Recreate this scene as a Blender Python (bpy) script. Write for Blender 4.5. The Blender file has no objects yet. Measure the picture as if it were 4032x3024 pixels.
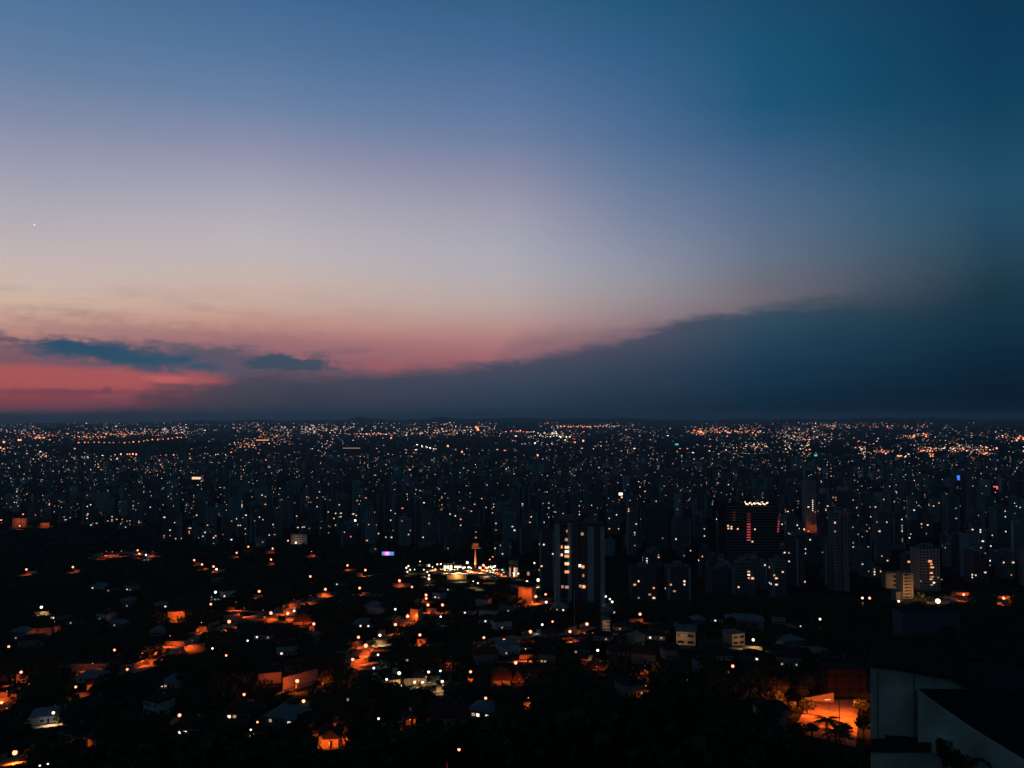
import bpy, math, random
from mathutils import Vector, Matrix
random.seed(7)
R = math.radians
SC = bpy.context.scene
COL = SC.collection

# ------------------------------------------------------------------ camera
CAM_Z = 280.0
F = 3102.0            # focal length in photograph pixels (4032 wide)
V0 = 1640.0           # row of the horizon
PITCH = math.atan((V0 - 1512.0) / F)
cam_d = bpy.data.cameras.new("camera")
cam = bpy.data.objects.new("camera", cam_d)
COL.objects.link(cam)
cam_d.sensor_width = 36.0
cam_d.lens = 36.0 * F / 4032.0
cam_d.clip_start = 0.5
cam_d.clip_end = 120000.0
cam.location = (0, 0, CAM_Z)
cam.rotation_euler = (R(90) + PITCH, 0, 0)
SC.camera = cam

SC.view_settings.view_transform = 'Standard'
SC.view_settings.look = 'None'
SC.view_settings.gamma = 1.0
SC.view_settings.exposure = 0.0
SC.cycles.max_bounces = 3
SC.cycles.diffuse_bounces = 2
SC.cycles.glossy_bounces = 1
SC.cycles.volume_bounces = 0
SC.cycles.sample_clamp_indirect = 2.0
SC.cycles.use_denoising = True
try:
    SC.cycles.denoiser = 'OPENIMAGEDENOISE'
    SC.cycles.denoising_input_passes = 'RGB_ALBEDO_NORMAL'
except Exception:
    pass


def ray(u, v):
    """world direction of a photograph pixel, scaled so that its y is 1"""
    X = (u - 2016.0) / F
    Z = (1512.0 - v) / F
    c, s = math.cos(PITCH), math.sin(PITCH)
    y = c - Z * s
    z = s + Z * c
    return X / y, z / y


def project(p):
    c, s = math.cos(PITCH), math.sin(PITCH)
    dx, dy, dz = p[0], p[1], p[2] - CAM_Z
    f = dy * c + dz * s
    if f < 1.0:
        return (-9999, -9999)
    up = -dy * s + dz * c
    return 2016.0 + F * dx / f, 1512.0 - F * up / f


def srgb(r, g, b):
    def f(c):
        c = c / 255.0
        return c / 12.92 if c <= 0.04045 else ((c + 0.055) / 1.055) ** 2.4
    return (f(r), f(g), f(b), 1.0)


# ------------------------------------------------------------------ sky
world = bpy.data.worlds.new("World")
SC.world = world
world.use_nodes = True
NT = world.node_tree
NT.nodes.clear()
N = NT.nodes.new
LK = NT.links.new


def m(op, a, b=None, c=None, clamp=False):
    n = N('ShaderNodeMath')
    n.operation = op
    n.use_clamp = clamp
    for i, x in enumerate((a, b, c)):
        if x is None:
            continue
        if isinstance(x, (int, float)):
            n.inputs[i].default_value = x
        else:
            LK(x, n.inputs[i])
    return n.outputs[0]


def mixc(fac, a, b):
    n = N('ShaderNodeMix')
    n.data_type = 'RGBA'
    for s, x in ((n.inputs['Factor'], fac), (n.inputs[6], a), (n.inputs[7], b)):
        if isinstance(x, (int, float)):
            s.default_value = x
        elif isinstance(x, tuple):
            s.default_value = x
        else:
            LK(x, s)
    return n.outputs[2]


def smooth(x, e0, e1):
    n = N('ShaderNodeMapRange')
    n.interpolation_type = 'SMOOTHSTEP'
    n.clamp = True
    n.inputs[1].default_value = e0
    n.inputs[2].default_value = e1
    LK(x, n.inputs[0])
    return n.outputs[0]


tc = N('ShaderNodeTexCoord')
sep = N('ShaderNodeSeparateXYZ')
LK(tc.outputs['Generated'], sep.inputs[0])
DX, DY, DZ = sep.outputs
AZ = m('ARCTAN2', DX, DY)                       # azimuth, 0 straight ahead
HY = m('SQRT', m('ADD', m('MULTIPLY', DX, DX), m('MULTIPLY', DY, DY)))
EL = m('ARCTAN2', DZ, HY)                       # elevation


def azel(u, v):
    x, z = ray(u, v)
    return math.atan2(x, 1.0), math.atan2(z, math.hypot(x, 1.0))


# the twilight: its colour by elevation, at five azimuths, clear air above / cloud bank below
CLEAR = {
    100: [(0, (80, 117, 156)), (250, (100, 127, 162)), (450, (128, 140, 168)), (650, (155, 157, 178)), (800, (174, 170, 182)),
          (1000, (195, 182, 182)), (1120, (207, 184, 174)), (1200, (209, 178, 160)), (1260, (203, 162, 144)), (1320, (188, 138, 126)),
          (1370, (160, 106, 108)), (1420, (148, 88, 98)), (1460, (168, 92, 96)), (1500, (176, 88, 89)), (1545, (162, 80, 85)),
          (1580, (148, 70, 80)), (1615, (104, 62, 74)), (1640, (70, 58, 70)), (1668, (34, 50, 64))],
    1000: [(0, (68, 106, 150)), (200, (84, 118, 156)), (400, (106, 130, 166)), (600, (144, 147, 173)), (750, (168, 166, 182)),
           (900, (185, 179, 186)), (1000, (193, 183, 184)), (1100, (202, 180, 172)), (1200, (201, 170, 158)), (1270, (196, 148, 135)),
           (1340, (166, 114, 116)), (1400, (150, 98, 106)), (1470, (176, 88, 94)), (1530, (150, 80, 88)), (1600, (90, 68, 82)), (1660, (40, 56, 72))],
    2000: [(0, (52, 96, 136)), (200, (68, 105, 148)), (400, (90, 118, 158)), (550, (110, 128, 162)), (700, (140, 142, 168)),
           (850, (161, 159, 176)), (1000, (172, 171, 183)), (1100, (180, 172, 177)), (1200, (186, 166, 163)), (1280, (184, 146, 142)),
           (1350, (173, 122, 124)), (1420, (158, 102, 110)), (1500, (110, 84, 96)), (1660, (32, 52, 70))],
    2500: [(0, (35, 87, 122)), (200, (50, 95, 136)), (400, (68, 104, 146)), (550, (82, 112, 150)), (700, (100, 123, 156)), (850, (121, 133, 161)),
           (1000, (139, 145, 166)), (1100, (149, 149, 161)), (1180, (153, 143, 149)), (1260, (149, 128, 134)), (1340, (140, 112, 120)), (1450, (100, 88, 102)), (1660, (26, 48, 66))],
    3000: [(0, (27, 76, 109)), (200, (26, 83, 116)), (400, (30, 86, 122)), (520, (46, 91, 127)), (620, (64, 98, 134)),
           (760, (80, 107, 140)), (900, (93, 112, 140)), (1020, (102, 114, 134)), (1100, (107, 110, 124)), (1180, (112, 106, 116)),
           (1300, (90, 90, 104)), (1660, (20, 44, 62))],
    3480: [(0, (20, 66, 96)), (200, (18, 70, 100)), (400, (22, 74, 103)), (600, (40, 83, 112)), (760, (54, 91, 120)), (900, (62, 93, 116)),
           (1000, (68, 90, 110)), (1080, (69, 85, 101)), (1150, (67, 79, 94)), (1300, (40, 64, 80)), (1660, (12, 34, 50))],
    3900: [(0, (14, 57, 86)), (200, (13, 60, 89)), (400, (16, 65, 93)), (600, (27, 73, 100)), (750, (36, 78, 106)),
           (900, (37, 73, 96)), (1020, (35, 66, 84)), (1120, (28, 57, 74)), (1250, (18, 48, 64)), (1660, (6, 26, 42))],
}
BANK = {
    100: [(1400, (90, 78, 94)), (1560, (112, 66, 78)), (1620, (74, 56, 68)), (1668, (34, 50, 64))],
    1000: [(1380, (92, 84, 100)), (1450, (80, 76, 92)), (1520, (72, 71, 86)), (1600, (60, 64, 79)), (1640, (42, 56, 72)), (1660, (28, 48, 64))],
    2000: [(1330, (104, 90, 106)), (1400, (84, 80, 98)), (1450, (70, 75, 94)), (1520, (56, 69, 89)), (1600, (42, 59, 78)), (1640, (26, 48, 67)), (1660, (18, 42, 60))],
    3000: [(1190, (74, 86, 102)), (1240, (54, 77, 96)), (1320, (38, 69, 91)), (1450, (23, 55, 78)), (1560, (15, 44, 65)), (1640, (8, 32, 51)), (1660, (6, 28, 46))],
    3900: [(1080, (30, 59, 77)), (1180, (22, 53, 71)), (1280, (16, 47, 66)), (1400, (9, 39, 58)), (1500, (6, 31, 50)), (1640, (3, 20, 36)), (1660, (3, 18, 32))],
}


def ramp(u, stops, top):
    n = N('ShaderNodeValToRGB')
    LK(m('DIVIDE', m('ADD', EL, 0.012), 0.6), n.inputs[0])
    cr = n.color_ramp
    cr.interpolation = 'EASE' if False else 'LINEAR'
    pts = sorted([(max(azel(u, v)[1] + 0.012, 0.0) / 0.6, c) for v, c in stops])
    if top:
        pts.append((0.98, tuple(int(k * 0.55) for k in stops[0][1])))
    while len(cr.elements) < len(pts):
        cr.elements.new(0.5)
    for e, (p, c) in zip(cr.elements, pts):
        e.position = min(max(p, 0.0), 1.0)
    for e, (p, c) in zip(cr.elements, pts):
        e.position = min(max(p, 0.0), 1.0)
        e.color = srgb(*c)
    return n.outputs[0]


def across(tab, top):
    us = sorted(tab)
    out = ramp(us[0], tab[us[0]], top)
    for a, b in zip(us, us[1:]):
        a0, a1 = azel(a, 1300)[0], azel(b, 1300)[0]
        f = m('MULTIPLY', m('SUBTRACT', AZ, a0), 1.0 / (a1 - a0), clamp=True)
        out = mixc(f, out, ramp(b, tab[b], top))
    return out


cclear = across(CLEAR, True)
cbank = across(BANK, False)


def noise(sx, sy, scale, detail=4.0, seed=0.0):
    cb = N('ShaderNodeCombineXYZ')
    LK(m('MULTIPLY', AZ, sx), cb.inputs[0])
    LK(m('MULTIPLY', EL, sy), cb.inputs[1])
    cb.inputs[2].default_value = seed
    n = N('ShaderNodeTexNoise')
    n.inputs['Scale'].default_value = scale
    n.inputs['Detail'].default_value = detail
    n.inputs['Roughness'].default_value = 0.55
    LK(cb.outputs[0], n.inputs['Vector'])
    return m('SUBTRACT', n.outputs[0], 0.5)


n_big = noise(1, 2.2, 9.0, 5.0, 3.0)
n_fine = noise(1, 1.6, 45.0, 4.0, 8.0)
n_wisp = noise(1, 5.0, 9.0, 6.0, 12.0)
n_str = noise(1, 4.5, 22.0, 5.0, 21.0)
n_puf = noise(1, 1.3, 90.0, 3.0, 31.0)


def edge(pts):
    n = N('ShaderNodeFloatCurve')
    x0, x1 = -0.75, 0.75
    LK(m('MULTIPLY', m('SUBTRACT', AZ, x0), 1.0 / (x1 - x0), clamp=True), n.inputs['Value'])
    cu = n.mapping.curves[0]
    ps = []
    for u, v in pts:
        a, e = azel(u, v)
        ps.append(((a - x0) / (x1 - x0), e / 0.3))
    while len(cu.points) < len(ps):
        cu.points.new(0.5, 0.5)
    for p, (x, y) in zip(cu.points, ps):
        p.location = (x, y)
        p.handle_type = 'AUTO_CLAMPED'
    n.mapping.update()
    return m('MULTIPLY', n.outputs[0], 0.3)


PXR = 1.0 / F
low = edge([(-700, 1640), (430, 1600), (520, 1572), (545, 1540), (600, 1522), (760, 1508), (860, 1500), (960, 1470), (1250, 1464), (1500, 1461),
            (1780, 1443), (1900, 1425), (2080, 1396), (2240, 1366), (2440, 1330), (2640, 1262), (2760, 1232), (2885, 1221),
            (2980, 1200), (3138, 1185), (3265, 1180), (3400, 1166), (3580, 1158), (3900, 1120), (4600, 1040)])
hi = edge([(-700, 1640), (1900, 1420), (2020, 1335), (2150, 1310), (2300, 1298), (2500, 1266), (2640, 1250), (2760, 1229), (2900, 1215),
           (3100, 1183), (3400, 1164), (3900, 1118), (4600, 1040)])
wob = m('ADD', m('MULTIPLY', n_big, 60 * PXR), m('ADD', m('MULTIPLY', n_str, 85 * PXR), m('MULTIPLY', n_puf, 14 * PXR)))
soft = smooth(AZ, azel(3000, 1200)[0], azel(3950, 1200)[0])
d_low = m('DIVIDE', m('SUBTRACT', m('ADD', low, wob), EL), m('ADD', m('MULTIPLY', soft, 70 * PXR), m('MULTIPLY', m('ADD', m('MULTIPLY', n_big, 2.0), 1.0, clamp=True), 27 * PXR)))
d_hi = m('DIVIDE', m('SUBTRACT', m('ADD', hi, wob), EL), 26 * PXR)
k_low = smooth(d_low, -1.0, 1.6)
k_hi = m('MULTIPLY', smooth(d_hi, -1.2, 1.6), m('MULTIPLY', m('SUBTRACT', 1.0, smooth(AZ, azel(2500, 1200)[0], azel(3300, 1200)[0])), 0.42))

col = cclear
# pale wisps in the peach band, upper left
wis = m('MULTIPLY', smooth(EL, azel(1000, 1480)[1], azel(1000, 1330)[1]), m('SUBTRACT', 1.0, smooth(EL, azel(1000, 1230)[1], azel(1000, 1080)[1])))
wis = m('MULTIPLY', wis, m('SUBTRACT', 1.0, smooth(AZ, azel(1000, 1300)[0], azel(1900, 1300)[0])))
col = mixc(m('MULTIPLY', wis, m('MULTIPLY', smooth(n_wisp, -0.05, 0.22), 0.28)), col, srgb(150, 112, 120))
col = mixc(k_hi, col, srgb(120, 98, 112))


def blob(u, v, hu, hv, tilt=0.0, wobble=0.5, sft=0.5, flat=False):
    """soft elliptical cloud around a pixel of the sky"""
    a, e = azel(u, v)
    x = m('DIVIDE', m('SUBTRACT', AZ, a), hu * PXR * 0.9)
    y = m('DIVIDE', m('SUBTRACT', m('SUBTRACT', EL, e), m('MULTIPLY', m('SUBTRACT', AZ, a), tilt)), hv * PXR)
    if flat:
        y = m('MAXIMUM', y, m('MULTIPLY', y, -2.2))
    d = m('SQRT', m('ADD', m('MULTIPLY', x, x), m('MULTIPLY', y, y)))
    d = m('ADD', d, m('ADD', m('MULTIPLY', n_fine, wobble * 1.3), m('ADD', m('MULTIPLY', n_puf, wobble * .7), m('MULTIPLY', n_str, wobble * 2.0))))
    n = smooth(d, 1.0 - sft, 1.0 + sft)
    return m('SUBTRACT', 1.0, n)


col = mixc(m('MULTIPLY', blob(720, 1345, 620, 56, -0.05, 1.3, 0.75), 0.5), col, srgb(152, 112, 122))
col = mixc(m('MULTIPLY', blob(150, 1400, 380, 52, 0.0, 0.9, 0.6), 0.65), col, srgb(112, 88, 102))
col = mixc(m('MULTIPLY', blob(820, 1424, 560, 56, -0.05, 0.7, 0.4), 0.96), col, srgb(90, 86, 104))
# red gap under the slab
col = mixc(m('MULTIPLY', blob(200, 1484, 500, 33, -0.03, 0.5, 0.5), 0.9), col, srgb(174, 88, 90))
col = mixc(m('MULTIPLY', blob(720, 1500, 120, 15, -0.05, 0.5, 0.35), 0.95), col, srgb(196, 98, 98))
col = mixc(k_low, col, cbank)
col = mixc(m('MULTIPLY', blob(440, 1392, 310, 33, -0.10, 1.0, 0.6), 0.92), col, srgb(44, 80, 106))
col = mixc(m('MULTIPLY', blob(350, 1378, 160, 18, -0.10, 1.2, 0.6), 0.6), col, srgb(40, 78, 104))
col = mixc(m('MULTIPLY', blob(1130, 1442, 180, 34, -0.02, 1.0, 0.3, True), 0.85), col, srgb(58, 77, 97))
col = mixc(m('MULTIPLY', blob(1250, 1404, 50, 9, 0.0, 1.2, 0.5), 0.6), col, srgb(96, 86, 100))
col = mixc(m('MULTIPLY', blob(1360, 1385, 90, 12, 0.05, 1.2, 0.6), 0.35), col, srgb(110, 92, 108))
col = mixc(m('MULTIPLY', blob(40, 1334, 28, 9, 0.0, 0.5, 0.4), 0.75), col, srgb(104, 82, 96))
col = mixc(m('MULTIPLY', blob(300, 1545, 260, 10, 0.0, 1.3, 0.6), 0.75), col, srgb(122, 68, 82))
col = mixc(m('MULTIPLY', blob(422, 1535, 18, 13, 0.0, 0.9, 0.4), 0.75), col, srgb(122, 68, 82))
col = mixc(m('MULTIPLY', blob(180, 1585, 420, 26, 0.0, 1.0, 0.7), 0.5), col, srgb(128, 66, 78))
# faint folds inside the bank
col = mixc(m('MULTIPLY', k_low, m('MULTIPLY', smooth(n_str, 0.02, 0.28), 0.03)), col, srgb(110, 112, 130))
col = mixc(m('MULTIPLY', k_low, m('MULTIPLY', smooth(n_big, 0.0, 0.25), 0.16)), col, srgb(14, 34, 52))
# the evening star
col = mixc(blob(135, 885, 2.4, 2.4, 0.0, 0.0, 0.5), col, (1.2, 1.1, 1.1, 1.0))
# away from the sunset the sky is night
ab = m('ABSOLUTE', AZ)
col = mixc(smooth(ab, 0.62, 1.0), col, srgb(16, 42, 58))
col = mixc(smooth(ab, 1.2, 2.0), col, srgb(37, 61, 75))
col = mixc(smooth(EL, 0.52, 0.95), col, srgb(12, 30, 46))
col = mixc(smooth(m('MULTIPLY', EL, -1.0), 0.012, 0.08), col, srgb(4, 9, 14))

sky = N('ShaderNodeTexSky')
sky.sky_type = 'NISHITA'
sky.sun_disc = False
sky.sun_elevation = R(-2.0)
sky.sun_rotation = R(-38.0)
bg0 = N('ShaderNodeBackground')
LK(sky.outputs[0], bg0.inputs[0])
bg0.inputs[1].default_value = 0.004
bg1 = N('ShaderNodeBackground')
LK(col, bg1.inputs[0])
bg1.inputs[1].default_value = 1.0
add = N('ShaderNodeAddShader')
LK(bg0.outputs[0], add.inputs[0])
LK(bg1.outputs[0], add.inputs[1])
wo = N('ShaderNodeOutputWorld')
LK(add.outputs[0], wo.inputs[0])

# last glow of the sun that has just gone down, far left
sd = bpy.data.lights.new("sun", 'SUN')
sd.energy = 0.02
sd.angle = R(14)
sd.color = (0.85, 0.9, 1.0)
so = bpy.data.objects.new("sun", sd)
COL.objects.link(so)
so.rotation_euler = (R(86), 0, R(-142))

# ------------------------------------------------------------------ ground heights
_D = [(0, 14), (20, 18), (60, 31), (115, 50), (170, 71), (250, 100), (320, 120), (380, 133), (460, 146), (560, 156), (700, 167),
      (820, 175), (1000, 187), (1200, 198), (1500, 209), (1900, 221), (2400, 234), (2900, 243), (3800, 252), (5000, 258), (6500, 263),
      (8500, 264), (11000, 258), (14000, 247), (18000, 215), (22000, 175), (26000, 118), (30000, 66), (36000, 70), (60000, 260), (90000, 500)]


def drop(r):
    for (a, da), (b, db) in zip(_D, _D[1:]):
        if r <= b:
            return da + (db - da) * (r - a) / (b - a)
    return _D[-1][1]


def ground_h(x, y):
    r = math.hypot(x, y)
    z = CAM_Z - drop(r)
    if y > 2500:
        # the wooded ridge on the left
        z += 52 * math.exp(-(((x + 2950) / 780) ** 2) - (((y - 6350) / 480) ** 2))
        z += 30 * math.exp(-(((x + 500) / 700) ** 2) - (((y - 7200) / 420) ** 2))
        k = min(1.0, max(0.0, (r - 4500) / 9000.0))
        z += k * (16 * math.sin(x / 900.0 + 1.3) * math.sin(y / 1400.0) + 11 * math.sin(x / 410.0 + y / 730.0))
        if r > 15000:
            q = (r - 15000) / 12000.0
            q = min(q, 1.0)
            a = x / r
            z += q * (30 * math.sin(a * 17 + 0.6) + 24 * math.sin(a * 41 + 2.0) + 16 * math.sin(a * 97) + 12 * math.sin(a * 190 + 1) + 22)
            z += q * 150 * math.exp(-((a + 0.088) / 0.016) ** 2) + q * 95 * math.exp(-((a + 0.19) / 0.015) ** 2)
            z += q * 50 * math.exp(-((a + 0.385) / 0.03) ** 2)
        if r > 17000:
            k = min(1.0, (r - 17000) / 12000.0)
            L = min(1.0, max(0.0, (-a - .15) / .25))
            z -= k * (185 * L + 60 * (1 - L))
    return z


def rad_of(v):
    """distance at which flat ground ahead appears on photo row v"""
    lo, hi = 90.0, 26000.0
    t = (v - V0) / F
    for _ in range(50):
        mid = math.sqrt(lo * hi)
        if drop(mid) / mid > t:
            lo = mid
        else:
            hi = mid
    return lo


def on_ground(u, v, h=0.0):
    """the ground point whose spot h metres up is seen at pixel (u, v)"""
    X, Z = ray(u, v)
    prev = 60.0
    y = 60.0
    while y < 45000:
        z = CAM_Z + Z * y
        if z <= ground_h(X * y, y) + h:
            lo, hi = prev, y
            for _ in range(24):
                mid = (lo + hi) / 2
                if CAM_Z + Z * mid <= ground_h(X * mid, mid) + h:
                    hi = mid
                else:
                    lo = mid
            y = hi
            return Vector((X * y, y, ground_h(X * y, y)))
        prev = y
        y *= 1.01
    return Vector((X * 24000, 24000, ground_h(X * 24000, 24000)))


def on_plane(u, v, y):
    X, Z = ray(u, v)
    return Vector((X * y, y, CAM_Z + Z * y))


ORG = {1: (0, 1600), 2: (1008, 1600), 3: (2016, 1600), 4: (3024, 1600), 5: (0, 2268), 6: (1008, 2268), 7: (2016, 2268), 8: (3024, 2268)}


def px(c, x, y):
    a, b = ORG[c]
    return a + x / 2.194, b + y / 2.194


# ------------------------------------------------------------------ materials
MATS = {}


def mat(name, color, rough=0.9, noise_amt=0.25, scale=1.5, spec=0.0, metallic=0.0):
    if name in MATS:
        return MATS[name]
    mt = bpy.data.materials.new(name)
    mt.use_nodes = True
    nt = mt.node_tree
    b = nt.nodes['Principled BSDF']
    b.inputs['Roughness'].default_value = rough
    b.inputs['Specular IOR Level'].default_value = spec
    b.inputs['Metallic'].default_value = metallic
    no = nt.nodes.new('ShaderNodeTexNoise')
    no.inputs['Scale'].default_value = scale
    no.inputs['Detail'].default_value = 4
    t = nt.nodes.new('ShaderNodeTexCoord')
    nt.links.new(t.outputs['Object'], no.inputs['Vector'])
    cr = nt.nodes.new('ShaderNodeValToRGB')
    nt.links.new(no.outputs[0], cr.inputs[0])
    cr.color_ramp.elements[0].position = 0.32
    cr.color_ramp.elements[1].position = 0.68
    c0 = [k * (1 - noise_amt) for k in color]
    c1 = [min(k * (1 + noise_amt), 1) for k in color]
    cr.color_ramp.elements[0].color = (*c0, 1)
    cr.color_ramp.elements[1].color = (*c1, 1)
    nt.links.new(cr.outputs[0], b.inputs['Base Color'])
    MATS[name] = mt
    return mt


def facade(name, wall, glass=(0.02, 0.025, 0.03), bw=2.6, bh=3.0, mort=0.75):
    """rendered wall with a grid of unlit panes"""
    mt = mat(name, wall)
    nt = mt.node_tree
    b = nt.nodes['Principled BSDF']
    old = b.inputs['Base Color'].links[0].from_socket
    t = nt.nodes.new('ShaderNodeTexCoord')
    s = nt.nodes.new('ShaderNodeSeparateXYZ')
    nt.links.new(t.outputs['Object'], s.inputs[0])
    ad = nt.nodes.new('ShaderNodeMath')
    nt.links.new(s.outputs[0], ad.inputs[0])
    nt.links.new(s.outputs[1], ad.inputs[1])
    cb = nt.nodes.new('ShaderNodeCombineXYZ')
    nt.links.new(ad.outputs[0], cb.inputs[0])
    nt.links.new(s.outputs[2], cb.inputs[1])
    br = nt.nodes.new('ShaderNodeTexBrick')
    br.offset = 0.0
    br.inputs['Scale'].default_value = 1.0
    br.inputs['Brick Width'].default_value = bw
    br.inputs['Row Height'].default_value = bh
    br.inputs['Mortar Size'].default_value = mort
    br.inputs['Mortar Smooth'].default_value = 0.0
    br.inputs['Color1'].default_value = (*glass, 1)
    br.inputs['Color2'].default_value = (*[g * 1.8 for g in glass], 1)
    nt.links.new(cb.outputs[0], br.inputs['Vector'])
    nt.links.new(old, br.inputs['Mortar'])
    nt.links.new(br.outputs['Color'], b.inputs['Base Color'])
    return mt


def glow(name, color, strength):
    if name in MATS:
        return MATS[name]
    mt = bpy.data.materials.new(name)
    mt.use_nodes = True
    nt = mt.node_tree
    nt.nodes.clear()
    e = nt.nodes.new('ShaderNodeEmission')
    e.inputs[0].default_value = (*color, 1)
    e.inputs[1].default_value = strength
    o = nt.nodes.new('ShaderNodeOutputMaterial')
    nt.links.new(e.outputs[0], o.inputs[0])
    mt.cycles.emission_sampling = 'NONE'
    MATS[name] = mt
    return mt


m_ground = mat('hillside_soil', (0.012, 0.017, 0.014), noise_amt=0.5, scale=0.02)
m_asphalt = mat('asphalt', (0.06, 0.058, 0.055), noise_amt=0.2, scale=0.4)
m_pave = mat('pale_paving', (0.26, 0.22, 0.18), noise_amt=0.18, scale=0.3)
m_plaza = mat('plaza_paving', (0.45, 0.4, 0.33), noise_amt=0.15, scale=0.3)
m_grass = mat('lawn', (0.03, 0.045, 0.04), noise_amt=0.3, scale=0.2)
m_leaf = mat('leaves_dark', (0.055, 0.075, 0.045), noise_amt=0.5, scale=0.5)
m_leaf2 = mat('leaves_mid', (0.075, 0.09, 0.05), noise_amt=0.5, scale=0.5)
m_bark = mat('bark', (0.06, 0.045, 0.035), noise_amt=0.3, scale=4)
m_tile = mat('roof_tiles', (0.10, 0.05, 0.035), noise_amt=0.35, scale=1.2)
m_slate = mat('roof_slate', (0.035, 0.04, 0.045), noise_amt=0.3, scale=1.0)
m_tin = mat('roof_metal', (0.24, 0.27, 0.3), noise_amt=0.1, scale=1.0, rough=0.6)
m_cream = mat('plaster_cream', (0.42, 0.36, 0.28), noise_amt=0.12, scale=0.8)
m_white = mat('plaster_white', (0.6, 0.62, 0.6), noise_amt=0.16, scale=0.25)
m_oldwhite = mat('weathered_white', (0.66, 0.6, 0.5), noise_amt=0.34, scale=0.16)
m_grey = mat('plaster_grey', (0.26, 0.26, 0.27), noise_amt=0.15, scale=0.8)
m_conc = mat('concrete', (0.2, 0.2, 0.2), noise_amt=0.2, scale=0.6)
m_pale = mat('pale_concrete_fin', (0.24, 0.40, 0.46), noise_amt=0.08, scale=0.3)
m_dark = mat('dark_frame', (0.03, 0.03, 0.035), noise_amt=0.2)
m_steel = mat('lamp_steel', (0.03, 0.03, 0.03), noise_amt=0.1, rough=0.6)
m_glass = mat('dark_glass', (0.015, 0.02, 0.025), rough=0.35, noise_amt=0.2, spec=0.5)
m_carw = mat('car_paint_white', (0.6, 0.6, 0.6), rough=0.4, noise_amt=0.05)
m_card = mat('car_paint_dark', (0.05, 0.05, 0.06), rough=0.4, noise_amt=0.05)
m_carr = mat('car_paint_red', (0.3, 0.03, 0.02), rough=0.4, noise_amt=0.05)
m_rubber = mat('tyre_rubber', (0.02, 0.02, 0.02), noise_amt=0.1)
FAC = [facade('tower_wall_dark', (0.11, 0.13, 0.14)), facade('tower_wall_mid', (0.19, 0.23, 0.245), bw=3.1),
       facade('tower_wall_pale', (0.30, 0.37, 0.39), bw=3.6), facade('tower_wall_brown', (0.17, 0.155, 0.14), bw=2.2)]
g_lamp = glow('sodium_bulb', (1.0, 0.27, 0.13), 3.6)
g_lampw = glow('white_bulb', (1.0, 0.74, 0.48), 3.4)
g_lampc = glow('cool_bulb', (0.8, 0.93, 1.0), 2.6)
g_winw = glow('window_warm', (1.0, 0.56, 0.34), 1.5)
g_wind = glow('window_dim', (1.0, 0.56, 0.36), 0.45)
g_wino = glow('window_orange', (1.0, 0.33, 0.13), 1.3)
g_winc = glow('window_white', (1.0, 0.8, 0.62), 1.7)
g_red = glow('red_lamp', (1.0, 0.10, 0.10), 1.6)
g_pink = glow('pink_facade_light', (1.0, 0.12, 0.15), 0.5)
g_pinkd = glow('pink_facade_light_dim', (1.0, 0.14, 0.18), 0.09)
g_blue = glow('blue_sign', (0.06, 0.2, 1.0), 1.3)
g_green = glow('green_sign', (0.08, 0.9, 0.55), 0.9)
g_shop = glow('shop_light', (1.0, 0.72, 0.44), 3.6)
g_teal = glow('teal_light', (0.15, 1.0, 0.85), 2.2)
g_purp = glow('screen_purple', (0.55, 0.22, 0.95), 1.1)
g_pinks = glow('screen_pink', (1.0, 0.35, 0.75), 1.5)
g_blus = glow('screen_blue', (0.10, 0.35, 0.9), 0.9)
FARG = [glow('far_warm', (1.0, 0.62, 0.42), 2.6), glow('far_white', (1.0, 0.84, 0.68), 2.7), glow('far_orange', (1.0, 0.27, 0.10), 2.3),
        glow('far_dim', (1.0, 0.7, 0.52), 0.95), glow('far_faint', (1.0, 0.68, 0.52), 0.38)]

# ------------------------------------------------------------------ mesh helpers


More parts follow.
